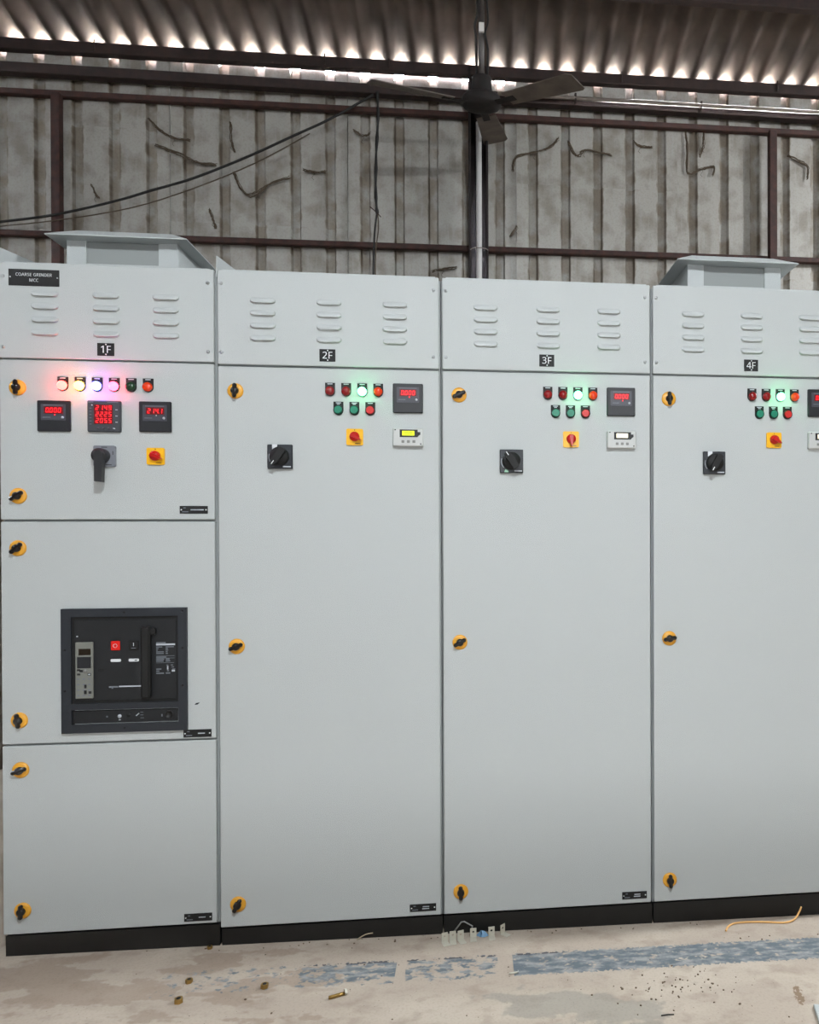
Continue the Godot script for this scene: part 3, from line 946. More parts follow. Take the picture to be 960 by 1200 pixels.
func cladding_sheet(x0: float, ribs: int, y0: float, y1a: float, y1b: float, out: float, parent: Node3D) -> void:
	# ribbed steel sheet; the ribs stand outwards, so that inside they are narrow channels
	var pitch := 0.2075
	var prof := [Vector2(x0, 0)]
	if out > 0.0:
		prof.push_front(Vector2(x0, out + 0.002))   # edge folded back to the next sheet
	for k in ribs:
		var c := x0 + (k + 0.5) * pitch
		prof.append_array([Vector2(c - 0.030, 0), Vector2(c - 0.021, -0.026), Vector2(c + 0.021, -0.026), Vector2(c + 0.030, 0)])
		# two stiffening creases in each pan
		if k < ribs:
			prof.append_array([Vector2(c + 0.100, 0), Vector2(c + 0.1037, 0.0)])
	prof[prof.size() - 1] = Vector2(x0 + ribs * pitch, 0)
	if out > 0.0:
		prof.append(Vector2(x0 + ribs * pitch, out + 0.002))
	var st := new_st()
	for layer in [0.0, -0.002]:
		for i in prof.size() - 1:
			var a: Vector2 = prof[i]
			var b: Vector2 = prof[i + 1]
			if a.distance_to(b) < 1e-6:
				continue
			var ta := lerpf(y1a, y1b, (a.x - x0) / (ribs * pitch))
			var tb := lerpf(y1a, y1b, (b.x - x0) / (ribs * pitch))
			var P := [Vector3(a.x, y0, a.y + layer), Vector3(b.x, y0, b.y + layer), Vector3(b.x, tb, b.y + layer), Vector3(a.x, ta, a.y + layer)]
			for q in ([0, 2, 1, 0, 3, 2] if layer == 0.0 else [0, 1, 2, 0, 2, 3]):
				st.set_uv(Vector2((P[q].x - x0) / (5 * pitch), P[q].y / 1.4 + x0 * 0.37))
				st.add_vertex(P[q])
	mi("cladding_sheet", done(st), M.wall, parent, Vector3(0, 0, -2.2 - out))

func build_shed() -> void:
	# floor: falls a little to the right
	var fl := structure("floor")
	fl.position = Vector3(0, 0.0075, 0)
	fl.rotation.z = -atan(0.0112)
	var st := new_st()
	var A := [Vector3(-1.5, 0, -0.3), Vector3(3.0, 0, -0.3), Vector3(3.0, 0, 1.5), Vector3(-1.5, 0, 1.5)]
	var UV := [Vector2(0, 0), Vector2(1, 0), Vector2(1, 1), Vector2(0, 1)]
	for q in [0, 1, 2, 0, 2, 3]:
		st.set_uv(UV[q])
		st.add_vertex(A[q])
	for k in 4:
		var j := (k + 1) % 4
		quad(st, A[k], A[j], A[j] - Vector3(0, 0.15, 0), A[k] - Vector3(0, 0.15, 0), Vector3(0.75, -0.07, 0.6))
	quad(st, A[0] - Vector3(0, 0.15, 0), A[1] - Vector3(0, 0.15, 0), A[2] - Vector3(0, 0.15, 0), A[3] - Vector3(0, 0.15, 0), Vector3(0.75, -0.07, 0.6))
	mi("slab", done(st), M.floor, fl)
	for r in [[-5.0, 7.0, -2.3, -0.3], [-5.0, -1.5, -0.3, 1.5], [3.0, 7.0, -0.3, 1.5], [-5.0, 7.0, 1.5, 9.0]]:
		mi("slab", span_box(r[0], r[1], -0.15, 0.0, r[2], r[3]), M.floor_far, fl)

	# back wall: cladding sheets on rusty girts
	var wb := structure("wall_back")
	var x := -1.867 - 0.2075 * 0.5 - 5 * 0.2075 * 3
	var k := 0
	while x < 7.0:
		var w := 5 * 0.2075
		var mid := x + w * 0.5
		var t0 := 0.025
		var t1 := 0.026
		var out := 0.0   # two sheets have sprung away from the purlin
		if mid > 1.1:
			t0 = 0.030
			t1 = 0.031
		elif mid > 0.3:
			t0 = 0.013
			t1 = 0.017
			out = 0.016
		elif mid > -0.7:
			t0 = 0.036
			t1 = 0.014
			out = 0.012
		cladding_sheet(x, 5, -0.2, purlin_low(x) + t0, purlin_low(x + w) + t1, out, wb)
		x += w
		k += 1
	mi("girt", bar(Vector3(-5, 3.140, -2.175), Vector3(7, 3.212, -2.175), 0.033, 0.04), M.rust, wb)
	mi("girt", bar(Vector3(-5, 3.955, -2.175), Vector3(7, 4.048, -2.175), 0.034, 0.04), M.rust, wb)
	mi("tie_beam", bar(Vector3(-5, 4.090, -2.145), Vector3(7, 4.118, -2.145), 0.058, 0.06), M.dark_steel, wb)
	mi("girt", bar(Vector3(-5, 1.6, -2.175), Vector3(7, 1.6, -2.175), 0.034, 0.04), M.rust, wb)
	for px in [-1.530, 2.790]:
		mi("post", span_box(px - 0.024, px + 0.024, 0.0, 3.975 + px * 0.0077, -2.155, -2.108, 0.002), M.rust, wb)
	var col := new_st()   # channel column, open towards the room
	add_box(col, Vector3(0.848, 2.10, -2.085), Vector3(0.014, 4.26, 0.10), 0.002)
	add_box(col, Vector3(0.953, 2.10, -2.085), Vector3(0.014, 4.26, 0.10), 0.002)
	add_box(col, Vector3(0.9005, 2.09, -2.125), Vector3(0.091, 4.24, 0.012), 0.0)
	mi("column", done(col), M.column, wb, Vector3.ZERO, "dark steel channel column")

	# roof: corrugated cement sheets on dark purlins, falling towards the back wall
	var rf := structure("ceiling")
	var pitch := 0.1468
	var slope := 0.229
	var x0 := -1.769 - pitch * 0.5 - pitch * 7 * 3
	while x0 < 7.0:
		st = new_st()
		st.set_smooth_group(0)
		var back := 0.115
		var pts := []
		var n := 7 * 12
		for i in n + 1:
			var xx := x0 + pitch * 7.0 * i / n
			var yy := 0.024 * cos(TAU * (xx + 1.769) / pitch) + purlin_low(xx) + 0.065 + 0.0245
			pts.append(Vector2(xx, yy))
		for i in n:
			for l in [0.0, 0.007]:
				var a := Vector3(pts[i].x, pts[i].y + l - slope * back, -2.15 - back)
				var b := Vector3(pts[i + 1].x, pts[i + 1].y + l - slope * back, -2.15 - back)
				var c := Vector3(b.x, b.y + slope * (6.138 + back), b.z + 6.138 + back)
				var d := Vector3(a.x, a.y + slope * (6.138 + back), a.z + 6.138 + back)
				if l == 0.0:
					quad(st, a, b, c, d, a + Vector3(0, 1, 0))
				else:
					quad(st, a, b, c, d, a - Vector3(0, 1, 0))
		mi("roof_sheet", done(st), M.roof, rf)
		x0 += pitch * 7.0
	mi("purlin", bar(Vector3(-5, purlin_low(-5) + 0.0325, -2.174), Vector3(7, purlin_low(7) + 0.0325, -2.174), 0.065, 0.048), M.dark_steel, rf)
	for z in [-1.555, -0.4, 0.8, 2.0, 3.2]:
		var yy: float = slope * (z + 2.15) + 0.065 - 0.036
		mi("purlin", bar(Vector3(-5, purlin_low(-5) + yy, z), Vector3(7, purlin_low(7) + yy, z), 0.070, 0.05), M.dark_steel, rf)
	mi("roof_slab", bar(Vector3(-5, 5.72, 6.4), Vector3(7, 5.72, 6.4), 0.08, 5.0), M.roof, rf)
	# the hook bolts that hold the roof sheets
	for hx in [-1.33, -0.02, 0.36, 1.805, 2.83]:
		mi("hook_bolt", tube([Vector3(hx, purlin_low(hx) + 0.010, -2.144), Vector3(hx, purlin_low(hx) + 0.075, -2.144)], 0.0045, 6), M.dark_steel, rf)

	var wl := structure("wall_left")
	mi("panel", span_box(-5.1, -5.0, -0.2, 6.0, -2.3, 9.0), M.shell, wl)
	var wr := structure("wall_right")
	mi("panel", span_box(7.0, 7.1, -0.2, 6.0, -2.3, 9.0), M.shell, wr)
	var wf := structure("wall_front")
	mi("panel", span_box(-5.1, 7.1, -0.2, 6.0, 8.9, 9.0), M.shell, wf)
	# low partition wall behind the photographer: it keeps the far lamp off the foot of the panels
	var wp := structure("wall_partition")
	mi("panel", span_box(-5.0, 7.0, -0.05, 1.17, 4.35, 4.47, 0.01), M.shell, wp)
	var gr := structure("ground")
	mi("earth", span_box(-40, 40, -0.4, -0.2, -42.0, -2.35), M.ground, gr)

func high_bay(label: String, at: Vector3, energy: float, size: float) -> void:
	var g := thing("high_bay_lamp", label, "lamp", at, "lamps hanging from the shed roof")
	var down := Basis(Vector3(1, 0, 0), PI / 2)
	var st := new_st()
	st.set_smooth_group(0)
	add_lathe(st, [Vector2(0.0, -0.42), Vector2(0.07, -0.42), Vector2(0.08, -0.38), Vector2(0.08, -0.22), Vector2(0.0, -0.22)], 20, Vector3.ZERO, down)
	mi("housing", done(st), M.lamp_body, g)
	st = new_st()
	st.set_smooth_group(0)
	add_lathe(st, [Vector2(0.07, -0.22), Vector2(0.13, -0.16), Vector2(0.19, -0.04), Vector2(0.21, 0.03)], 28, Vector3.ZERO, down)
	mi("reflector", done(st), M.reflector, g)
	st = new_st()
	st.set_smooth_group(0)
	add_lathe(st, [Vector2(0.0, -0.10), Vector2(0.05, -0.09), Vector2(0.08, -0.05), Vector2(0.09, 0.0), Vector2(0.08, 0.05), Vector2(0.05, 0.085), Vector2(0.0, 0.10)], 20, Vector3.ZERO, down)
	mi("bulb", done(st), M.bulb, g)
	mi("cord", tube([Vector3(0, 0.42, 0), Vector3(0, 5.4 - at.y, 0)], 0.008, 6), M.cable, g)
	var l := OmniLight3D.new()
	l.name = "lamp_light"
	l.light_color = Color(0.96, 0.985, 1.0)
	l.light_energy = energy
	l.light_size = size
	l.omni_range = 30.0
	l.omni_attenuation = 2.0
	l.shadow_enabled = true
	g.add_child(l)

func flood_lamp(at: Vector3, energy: float) -> void:
	var g := thing("flood_lamp", "square floodlight on the wall behind the camera", "lamp", at)
	mi("housing", span_box(-0.25, 0.25, -0.20, 0.20, 0.0, 0.10, 0.01), M.lamp_body, g)
	mi("bracket", span_box(-0.03, 0.03, -0.05, 0.05, 0.10, 0.48, 0.005), M.lamp_body, g)
	mi("lamp_glass", span_box(-0.225, 0.225, -0.175, 0.175, -0.008, -0.001), M.bulb, g)
	var l := AreaLight3D.new()
	l.name = "lamp_light"
	l.area_size = Vector2(0.45, 0.35)
	l.area_normalize_energy = true
	l.light_color = Color(0.97, 0.985, 1.0)
	l.light_energy = energy
	l.area_range = 30.0
	l.area_attenuation = 2.0
	l.shadow_enabled = true
	l.position = Vector3(0, 0, -0.012)
	g.add_child(l)

func ceiling_fan() -> void:
	var hub := Vector3(0.912, 3.722, -1.5)
	var f := thing("ceiling_fan", "dusty three-bladed ceiling fan hanging on a rod above the cabinets", "fan", hub)
	var tilt := Basis(Vector3(1, 0, 0), deg_to_rad(9.0))
	var up := Basis(Vector3(1, 0, 0), -PI / 2)   # lathe axis z becomes y
	var st := new_st()
	st.set_smooth_group(0)
	add_lathe(st, [Vector2(0.0, -0.040), Vector2(0.062, -0.038), Vector2(0.094, -0.028), Vector2(0.106, -0.010), Vector2(0.106, 0.016), Vector2(0.094, 0.034), Vector2(0.05, 0.046), Vector2(0.0, 0.046)], 32, Vector3.ZERO, tilt * up)
	mi("motor", done(st), M.fan_motor, f)
	st = new_st()
	st.set_smooth_group(0)
	add_lathe(st, [Vector2(0.050, 0.045), Vector2(0.056, 0.06), Vector2(0.050, 0.125), Vector2(0.030, 0.135), Vector2(0.0, 0.135)], 24, Vector3.ZERO, tilt * up)
	mi("canopy_cup", done(st), M.fan_motor, f)
	mi("rod", tube([Vector3(0.0, 0.12, 0.01), Vector3(0.0, 0.68, 0.0)], 0.016, 12), M.fan_rod, f)
	mi("rod_wire", tube(smooth_path([Vector3(0.030, 0.12, 0.01), Vector3(0.034, 0.28, 0.012), Vector3(0.020, 0.36, 0.02), Vector3(0.036, 0.44, 0.01), Vector3(0.022, 0.62, 0.0)]), 0.006, 6), M.cable, f)
	mi("rod_wire", tube(smooth_path([Vector3(-0.026, 0.13, 0.01), Vector3(-0.030, 0.34, 0.012), Vector3(-0.036, 0.40, 0.014), Vector3(-0.020, 0.48, 0.01), Vector3(-0.026, 0.62, 0.0)]), 0.007, 6), M.cable, f)
	mi("connector", span_box(-0.014, 0.014, 0.36, 0.41, 0.018, 0.034, 0.002), M.pipe, f)
	for k in 3:
		var b := tilt * Basis(Vector3(0, 1, 0), deg_to_rad(-9.0 + 120.0 * k) + PI / 2)
		# local +x runs along the blade; start pointing away from the room
		var s2 := new_st()
		var pitchb := Basis(Vector3(1, 0, 0), deg_to_rad(-11.0))
		var poly := PackedVector2Array([Vector2(0.17, -0.055), Vector2(0.58, -0.078), Vector2(0.605, -0.06), Vector2(0.61, 0.06), Vector2(0.595, 0.072), Vector2(0.17, 0.055)])
		# extrude along z, lay flat: polygon y -> z
		add_extrude(s2, poly, -0.002, 0.002, Vector3(0, -0.012, 0), b * pitchb * Basis(Vector3(1, 0, 0), -PI / 2))
		var blade := mi("blade", done(s2), M.fan_blade, f)
		s2 = new_st()
		add_box(s2, b * Vector3(0.145, -0.016, 0), Vector3(0.15, 0.006, 0.04), 0.002, b * pitchb)
		mi("blade_iron", done(s2), M.fan_motor, f)

func build_wall_fittings() -> void:
	var p := thing("conduit_pipe", "white vertical conduit pipe running down the dark steel column", "pipe")
	mi("tube", tube([Vector3(0.904, 0.0, -2.050), Vector3(0.904, 3.90, -2.050)], 0.0175, 12), M.pipe, p)
	for y in [3.12, 1.9]:
		var ring := []
		for i in 15:
			var a := PI * i / 14
			ring.append(Vector3(0.904 + cos(a) * 0.052, y + sin(a) * 0.012, -2.030 + sin(a) * 0.008))
		mi("tie_wire", tube(ring, 0.003, 5), M.pale_pipe, p)
	p = thing("pale_pipe", "long pale horizontal pipe along the dark beam right of the fan", "pipe")
	mi("tube", tube([Vector3(1.02, 4.094, -2.072), Vector3(6.9, 4.128, -2.072)], 0.0115, 10), M.pale_pipe, p)
	for x in [1.5, 2.3, 3.1]:
		mi("clip", span_box(x - 0.006, x + 0.006, 4.080, 4.125, -2.114, -2.062, 0.001), M.dark_steel, p)
	var pts := smooth_path([Vector3(-2.6, 3.13, -2.10), Vector3(-1.913, 3.176, -2.10), Vector3(-1.823, 3.196, -2.10), Vector3(-1.533, 3.245, -2.09), Vector3(-1.208, 3.342, -2.10), Vector3(-1.004, 3.415, -2.10), Vector3(-0.798, 3.487, -2.10), Vector3(-0.605, 3.572, -2.10), Vector3(-0.411, 3.667, -2.10), Vector3(-0.181, 3.789, -2.10), Vector3(0.021, 3.896, -2.10), Vector3(0.272, 4.056, -2.10)])
	var c := thing("sagging_cable", "dark cable sagging across the cladding above the two left cabinets", "cable")
	mi("sheath", tube(pts, 0.0075, 7), M.cable, c)
	pts = smooth_path([Vector3(-2.6, 3.10, -2.098), Vector3(-1.823, 3.170, -2.098), Vector3(-1.2, 3.285, -2.098), Vector3(-0.8, 3.425, -2.10), Vector3(-0.41, 3.610, -2.10), Vector3(-0.1, 3.80, -2.10)])
	c = thing("thin_cable", "thin dusty cord just beneath the sagging dark cable", "cable")
	mi("sheath", tube(pts, 0.0035, 6), M.web, c)
	pts = smooth_path([Vector3(0.296, 4.075, -2.10), Vector3(0.300, 3.921, -2.10), Vector3(0.289, 3.711, -2.10), Vector3(0.285, 3.470, -2.10), Vector3(0.293, 3.342, -2.10)])
	var rr := []
	for i in pts.size():
		rr.append(0.0085 + 0.0025 * sin(i * 1.7))
	c = thing("hanging_cable", "dusty cable hanging straight down behind the second cabinet", "cable")
	mi("bundle", tube(pts, rr, 7), M.cable, c)
	mi("strand", tube(smooth_path([Vector3(0.292, 3.35, -2.10), Vector3(0.276, 3.213, -2.10), Vector3(0.267, 2.955, -2.10), Vector3(0.262, 2.60, -2.10)]), 0.0055, 6), M.cable, c)
	mi("strand", tube(smooth_path([Vector3(0.294, 3.35, -2.10), Vector3(0.300, 3.25, -2.10), Vector3(0.283, 3.10, -2.10), Vector3(0.275, 2.70, -2.10)]), 0.0035, 6), M.web, c)
	mi("wire_end", tube([Vector3(0.25, 3.38, -2.10), Vector3(0.29, 3.345, -2.095), Vector3(0.315, 3.32, -2.10)], 0.003, 5), M.rust, c)

	var webs := [
		["sooty cobweb arching below the upper rail, first right of the column", [Vector3(1.120, 3.675, 0), Vector3(1.143, 3.765, 0), Vector3(1.255, 3.805, 0), Vector3(1.345, 3.843, 0), Vector3(1.402, 3.902, 0)]],
		["sooty wavy cobweb below the upper rail, second right of the column", [Vector3(1.469, 3.884, 0), Vector3(1.503, 3.818, 0), Vector3(1.537, 3.798, 0), Vector3(1.571, 3.838, 0), Vector3(1.663, 3.827, 0), Vector3(1.743, 3.814, 0)]],
		["short thin cobweb on the cladding, third right of the column", [Vector3(1.893, 3.908, 0), Vector3(1.928, 3.883, 0), Vector3(2.009, 3.880, 0)]],
		["long hooked cobweb hanging from the upper rail left of right rusty post", [Vector3(2.231, 3.997, 0), Vector3(2.243, 3.882, 0), Vector3(2.247, 3.722, 0), Vector3(2.337, 3.754, 0), Vector3(2.420, 3.773, 0), Vector3(2.408, 3.719, 0)]],
		["short straight cobweb hanging beside the long hooked cobweb", [Vector3(2.349, 3.991, 0), Vector3(2.349, 3.911, 0), Vector3(2.325, 3.841, 0)]],
		["drooping cobweb on the cladding right of the right rusty post", [Vector3(2.912, 3.873, 0), Vector3(2.997, 3.843, 0), Vector3(3.057, 3.811, 0), Vector3(3.052, 3.729, 0)]],
		["tiny slanting cobweb low on the cladding, right of the column", [Vector3(1.097, 3.273, 0), Vector3(1.142, 3.335, 0)]],
		["thick dark cobweb curving below the upper rail above the left hood", [Vector3(-1.050, 3.880, 0), Vector3(-0.986, 3.808, 0), Vector3(-0.906, 3.770, 0), Vector3(-0.809, 3.764, 0)]],
		["slanting cobweb just above the sagging cable", [Vector3(-1.011, 3.719, 0), Vector3(-0.922, 3.691, 0), Vector3(-0.842, 3.663, 0), Vector3(-0.761, 3.634, 0), Vector3(-0.663, 3.626, 0)]],
		["bowl-shaped cobweb just under the sagging cable", [Vector3(-0.565, 3.585, 0), Vector3(-0.533, 3.501, 0), Vector3(-0.484, 3.452, 0), Vector3(-0.426, 3.472, 0), Vector3(-0.351, 3.527, 0), Vector3(-0.231, 3.570, 0)]],
		["straight hanging cobweb above the middle of the sagging cable", [Vector3(-0.580, 3.882, 0), Vector3(-0.573, 3.764, 0), Vector3(-0.556, 3.705, 0)]],
		["small cobweb near the lower rail, right of the left hood", [Vector3(-0.705, 3.356, 0), Vector3(-0.681, 3.298, 0), Vector3(-0.665, 3.239, 0)]],
		["faint small cobweb on the cladding above the left hood", [Vector3(-1.370, 3.467, 0), Vector3(-1.346, 3.418, 0), Vector3(-1.323, 3.394, 0)]],
		["short level cobweb between the sagging cable and the hanging cable", [Vector3(-0.153, 3.623, 0), Vector3(-0.098, 3.610, 0), Vector3(-0.027, 3.618, 0)]],
		["small looped cobweb beside the top of the hanging cable", [Vector3(0.141, 3.883, 0), Vector3(0.197, 3.845, 0), Vector3(0.245, 3.864, 0)]],
		["low straw-coloured cobweb behind the second cabinet, left of the column", [Vector3(0.614, 3.028, 0), Vector3(0.679, 3.047, 0), Vector3(0.761, 3.067, 0)]]]
	for w in webs:
		var t := thing("cobweb", w[0], "cobweb", Vector3.ZERO, "sooty cobwebs on the cladding")
		for k in 4:
			var q := smooth_path(w[1], 6)
			var r2 := []
			var drift := Vector3(rng.randf_range(-0.010, 0.010), rng.randf_range(-0.010, 0.010), 0)
			for i in q.size():
				var u := float(i) / (q.size() - 1)
				q[i] += drift * sin(u * 4.0 + k) + Vector3(rng.randf_range(-0.003, 0.003), rng.randf_range(-0.003, 0.003), -2.188 + 0.0015 * k)
				r2.append((0.0012 + 0.0026 * absf(sin(u * 5.0 + k * 1.3 + w[1][0].x * 3.0))) * (1.5 if k == 0 else 0.8))
			mi("strand", tube(q, r2, 5), M.web, t)
		var mid: Vector3 = w[1][w[1].size() / 2]
		var tail := []
		for i in 5:
			tail.append(mid + Vector3(0.008 * sin(i * 1.7), -0.012 * i, -2.186))
		mi("strand", tube(tail, 0.0012, 5), M.web, t)

func floor_at(x: float, z: float) -> Vector3:
	return Vector3(x, fy(x), z)

func build_floor_things() -> void:
	# hexagonal nuts and bolts left over from the installation
	var hexp := PackedVector2Array()
	for i in 6:
		hexp.append(Vector2(cos(TAU * i / 6), sin(TAU * i / 6)))
	var spots := [["small brass nut on the floor nearest the left cabinet", -0.030, 0.215, 0.011, 0.3], ["brass nut lying nearest the lower left of the floor", -0.024, 0.321, 0.013, 0.9], ["brass nut on the floor before the second cabinet, left of the bolt", 0.209, 0.268, 0.012, 0.5], ["tiny dark nut touching the joint between first and second plinth", -0.032, 0.012, 0.009, 0.2]]
	for s in spots:
		var g := thing("hex_nut", s[0], "nut", floor_at(s[1], s[2]), "loose nuts on the floor")
		var st := new_st()
		var outer := PackedVector2Array()
		for q in hexp:
			outer.append(q * s[3])
		add_extrude(st, outer, 0.0, s[3] * 1.0, Vector3(0, 0.0002, 0), Basis(Vector3(0, 1, 0), s[4]) * Basis(Vector3(1, 0, 0), -PI / 2))
		mi("nut_body", done(st), M.brass, g)
		mi("bore", lathe([Vector2(s[3] * 0.5, 0.0), Vector2(s[3] * 0.5, 0.0008), Vector2(0.0, 0.0008)], 12), M.soft_black, g, Vector3(0, s[3] * 1.0, 0)).rotation.x = -PI / 2
	var b := thing("bolt", "pale brass hexagon bolt lying on the floor before the second cabinet", "bolt", floor_at(0.440, 0.342))
	b.rotation.y = 0.42
	mi("shank", tube([Vector3(-0.027, 0.0056, 0), Vector3(0.020, 0.0056, 0)], 0.0055, 10), M.brass, b)
	var st2 := new_st()
	var hh := PackedVector2Array()
	for q in hexp:
		hh.append(q * 0.0095)
	add_extrude(st2, hh, 0.0, 0.007, Vector3(0.020, 0.0086, 0), Basis(Vector3(0, 1, 0), PI / 2))
	mi("head", done(st2), M.zinc, b)
	b = thing("screw", "small silver screw lying on the end of the blue floor line", "screw", floor_at(0.975, 0.272))
	b.rotation.y = 0.15
	mi("shank", tube([Vector3(-0.016, 0.0032, 0), Vector3(0.010, 0.0032, 0)], 0.003, 8), M.zinc, b)
	mi("head", tube([Vector3(0.010, 0.0052, 0), Vector3(0.015, 0.0052, 0)], [0.005, 0.0042], 10), M.screw, b)
	# angle clips standing along the plinth
	var clips := [["leftmost of the small zinc angle clips beside the plinth", 0.750, 0.052, 0.28, 0.0], ["second from left of the small zinc angle clips beside the plinth", 0.777, 0.045, 0.10, 0.0], ["third from left of the small zinc angle clips beside the plinth", 0.804, 0.043, 0.36, 0.0], ["zinc angle clip just left of the blue scrap", 0.847, 0.032, 0.03, 0.0], ["zinc angle clip just right of the blue scrap", 0.910, 0.028, 0.10, 0.0], ["rightmost small zinc angle clip, turned sideways beside the plinth", 0.950, 0.014, 0.75, 0.0]]
	for c in clips:
		var g := thing("angle_clip", c[0], "clip", floor_at(c[1], c[2]), "angle clips beside the plinth")
		g.rotation.y = c[3]
		var st := new_st()
		var w := 0.0108
		# upright leg with a round hole
		var hole := PackedVector2Array()
		var rect := [Vector2(w, 0.0), Vector2(w, 0.033), Vector2(-w, 0.033), Vector2(-w, 0.0)]
		var n := 12
		for i in n:
			var t0 := TAU * i / n
			var t1 := TAU * (i + 1) / n
			var h0 := Vector2(cos(t0), sin(t0)) * 0.004 + Vector2(0, 0.020)
			var h1 := Vector2(cos(t1), sin(t1)) * 0.004 + Vector2(0, 0.020)
			var o0 := Vector2(cos(t0), sin(t0))
			var o1 := Vector2(cos(t1), sin(t1))
			o0 = Vector2(clampf(o0.x * 0.03, -w, w), clampf(o0.y * 0.03 + 0.020, 0.0, 0.033))
			o1 = Vector2(clampf(o1.x * 0.03, -w, w), clampf(o1.y * 0.03 + 0.020, 0.0, 0.033))
			for zz in [0.0, -0.002]:
				quad(st, Vector3(h0.x, h0.y, zz), Vector3(o0.x, o0.y, zz), Vector3(o1.x, o1.y, zz), Vector3(h1.x, h1.y, zz), Vector3(0, 0.02, -0.001 - zz * 0.0) if zz == 0.0 else Vector3(0, 0.02, 0.01))
			quad(st, Vector3(o0.x, o0.y, 0), Vector3(o1.x, o1.y, 0), Vector3(o1.x, o1.y, -0.002), Vector3(o0.x, o0.y, -0.002), Vector3(0, 0.02, -0.001))
		mi("upright_leg", done(st), M.zinc, g)
		mi("foot", span_box(-w, w, 0.0004, 0.0026, 0.0, 0.030, 0.0004), M.zinc, g)
	var sc := thing("bent_clip", "bent zinc strip standing behind the angle clips", "clip", floor_at(0.812, 0.010))
	mi("strip", tube([Vector3(-0.030, 0.016, 0), Vector3(-0.006, 0.046, 0), Vector3(0.004, 0.047, 0), Vector3(0.032, 0.030, 0), Vector3(0.026, 0.003, 0.006)], 0.0026, 6), M.relay_button, sc)
	sc = thing("blue_scrap", "crumpled scrap of blue plastic between two angle clips", "scrap", floor_at(0.880, 0.022))
	var s3 := new_st()
	var ring := []
	for i in 9:
		var a := TAU * i / 9
		ring.append(Vector3(cos(a) * (0.022 + rng.randf_range(-0.004, 0.006)), rng.randf_range(0.001, 0.006), sin(a) * 0.013))
	var tops := [Vector3(-0.006, 0.019, -0.003), Vector3(0.007, 0.017, 0.0)]
	for i in 9:
		var j := (i + 1) % 9
		tri(s3, ring[i], ring[j], tops[0] if ring[i].x < 0 else tops[1], Vector3(0, 0.003, 0))
		tri(s3, ring[i], ring[j], Vector3(0, 0.0005, 0), Vector3(0, 0.01, 0))
	tri(s3, tops[0], tops[1], Vector3(0, 0.004, 0.010), Vector3(0, 0, -0.01))
	tri(s3, tops[0], tops[1], Vector3(0, 0.004, -0.010), Vector3(0, 0, 0.01))
	mi("sheet", done(s3), M.blue_scrap, sc)
	# wires
	var wr := thing("loose_wire", "bent yellow wire lying before the rightmost plinth", "wire", Vector3.ZERO)
	mi("core", tube(smooth_path([Vector3(1.735, -0.009, 0.080), Vector3(1.755, -0.008, 0.052), Vector3(1.787, -0.0085, 0.032), Vector3(1.845, -0.0095, 0.029), Vector3(1.906, -0.0105, 0.036), Vector3(1.964, -0.011, 0.046), Vector3(2.005, -0.008, 0.036), Vector3(2.028, 0.006, 0.022), Vector3(2.044, 0.026, 0.012)]), 0.0034, 7), M.wire, wr)
	wr = thing("wire_snippet", "thin pale wire snippet against the second cabinet plinth", "wire", Vector3.ZERO)
	mi("core", tube(smooth_path([Vector3(0.449, 0.005, 0.010), Vector3(0.466, 0.014, 0.006), Vector3(0.482, 0.020, 0.004), Vector3(0.503, 0.022, 0.003)]), 0.0018, 6), M.pale_wire, wr)
	# edge of a pale panel at the very right of the picture
	var pb := thing("metal_strip", "end of a pale metal strip at the lower right corner", "strip", floor_at(1.868, 0.64))
	pb.rotation.y = -0.25
	mi("sheet", span_box(-0.042, 0.14, 0.0008, 0.010, -0.090, 0.16, 0.002), M.paint, pb)
	# crumbs of broken concrete, countless
	var gs := new_st()
	for i in 150:
		var cx := rng.randfn(1.50, 0.12)
		var cz := rng.randfn(0.40, 0.055)
		if i > 70:
			cx = rng.randf_range(-0.4, 2.2)
			cz = rng.randf_range(0.01, 0.62) if i < 110 else rng.randf_range(0.0, 0.03)
		var s := rng.randf_range(0.0012, 0.0038)
		if cx > 1.70 and cz < 0.11:
			cz += 0.12
		add_box(gs, floor_at(cx, cz) + Vector3(0, s * 0.35, 0), Vector3(s * rng.randf_range(1, 2), s, s * rng.randf_range(1, 1.8)), s * 0.25, Basis(Vector3(0, 1, 0), rng.randf() * 3.0))
	var gm := mi("concrete_crumbs", done(gs), M.grit, self)
	gm.set_meta("kind", "stuff")
	gm.set_meta("label", "brown crumbs of grit scattered over the concrete floor")
	gm.set_meta("category", "grit")
	var tw := thing("twig", "thin dark wire stub lying among the grit", "wire", floor_at(1.407, 0.537))
	mi("stub", tube([Vector3(-0.019, 0.002, 0.002), Vector3(0.0, 0.0025, 0), Vector3(0.019, 0.002, 0.001)], 0.0018, 6), M.cable, tw)

const LAMP_ENERGY := 0.0075

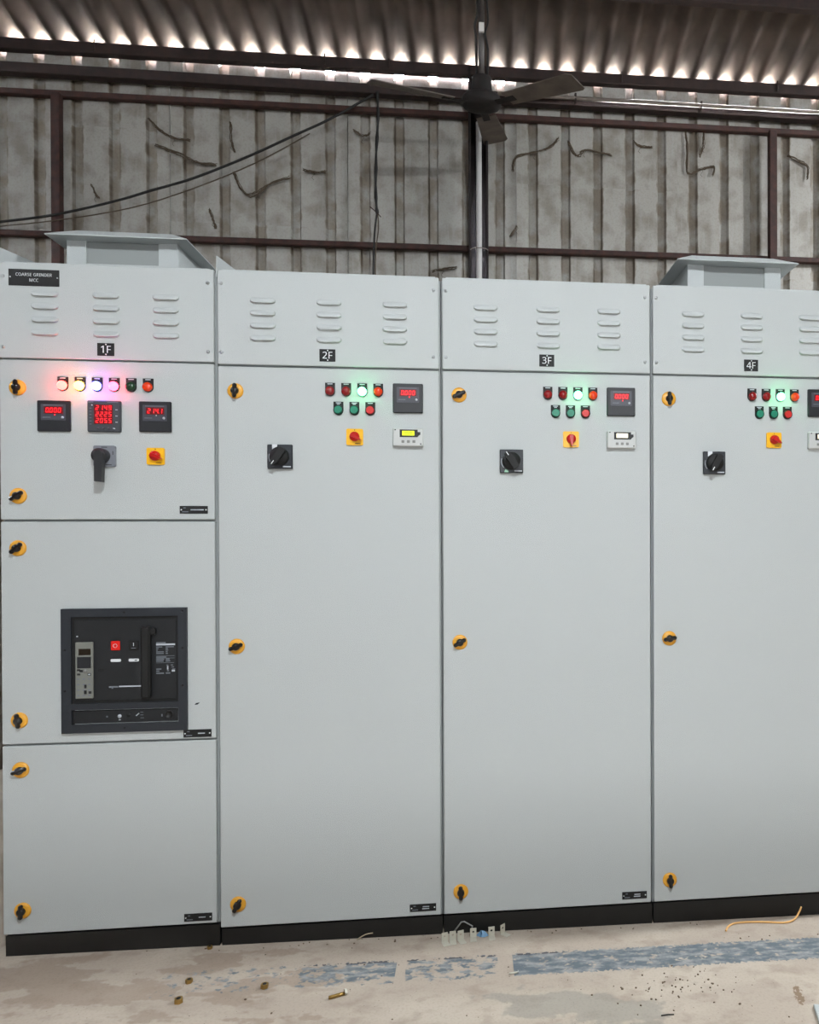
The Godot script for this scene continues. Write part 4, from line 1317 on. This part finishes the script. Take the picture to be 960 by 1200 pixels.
func _ready() -> void:
	rng.seed = 7
	# camera: eye height 1.39 m, turned a little to the right, lens shifted
	var cam := Camera3D.new()
	cam.name = "camera"
	add_child(cam)
	cam.position = Vector3(0.8381, 1.3907, 2.7755)
	cam.basis = Basis.from_euler(Vector3(-0.0054, -0.1199, -0.0029), EULER_ORDER_YXZ)
	var near := 0.05
	cam.keep_aspect = Camera3D.KEEP_HEIGHT
	cam.set_frustum(1200.0 / 924.0 * near, Vector2((480.0 - 661.4184) / 924.0 * near, (632.7363 - 600.0) / 924.0 * near), near, 200.0)
	cam.current = true
	# overcast sky
	var we := WorldEnvironment.new()
	we.name = "environment"
	var env := Environment.new()
	env.background_mode = Environment.BG_SKY
	var sm := ProceduralSkyMaterial.new()
	sm.sky_top_color = Color(0.80, 0.85, 0.92)
	sm.sky_horizon_color = Color(0.95, 0.93, 0.92)
	sm.ground_horizon_color = Color(0.60, 0.56, 0.52)
	sm.ground_bottom_color = Color(0.40, 0.36, 0.32)
	sm.sky_energy_multiplier = 20.0
	sm.ground_energy_multiplier = 12.0
	sm.sun_angle_max = 0.0
	var sky := Sky.new()
	sky.sky_material = sm
	env.sky = sky
	env.tonemap_mode = Environment.TONE_MAPPER_LINEAR
	env.tonemap_exposure = 1.35
	env.sdfgi_enabled = true
	env.ssao_enabled = true
	env.ssil_enabled = true
	we.environment = env
	add_child(we)

	make_materials()
	make_meshes()
	# lamps behind and above the photographer
	high_bay("nearer high bay lamp hanging behind the camera", Vector3(1.25, 3.95, 3.5), 11.0, 0.14)
	high_bay("high bay lamp hanging to the right above the cabinet row", Vector3(5.8, 4.25, -0.25), 22.0, 0.14)
	high_bay("third high bay lamp hanging to the left behind the camera", Vector3(-2.2, 4.9, 5.2), 5.0, 0.14)
	flood_lamp(Vector3(2.0, 1.9, 8.4), 13.0)
	build_shed()
	incomer_cabinet()
	drive_cabinet("second pale grey cabinet from the left, tagged 2F, with a yellow relay display", "2F", 0.0, 0.735, -0.0015, 0.7405, [88.0, 22.0, 62.0], [0.2025, 1.661, 235.0, 0], 0.359, [0.147, 0.365, 0.586], 0.0, true, -30.0, true, 0.0)
	drive_cabinet("third pale grey cabinet from the left, tagged 3F, with a white relay display", "3F", 0.7475, 1.484, 0.7425, 1.4885, [25.0, 30.0, 92.0], [0.986, 1.652, 125.0, 1], 1.112, [0.898, 1.1175, 1.335], 0.0, false, -88.0, true, 0.001)
	drive_cabinet("rightmost pale grey cabinet, tagged 4F, with a ventilation hood on its roof", "4F", 1.4955, 2.232, 1.4905, 2.236, [92.0, 10.0, 92.0], [1.719, 1.652, 240.0, 0], 1.860, [1.644, 1.863, 2.085], 1.857, false, -32.0, true, 0.009)
	build_wall_fittings()
	ceiling_fan()
	build_floor_things()
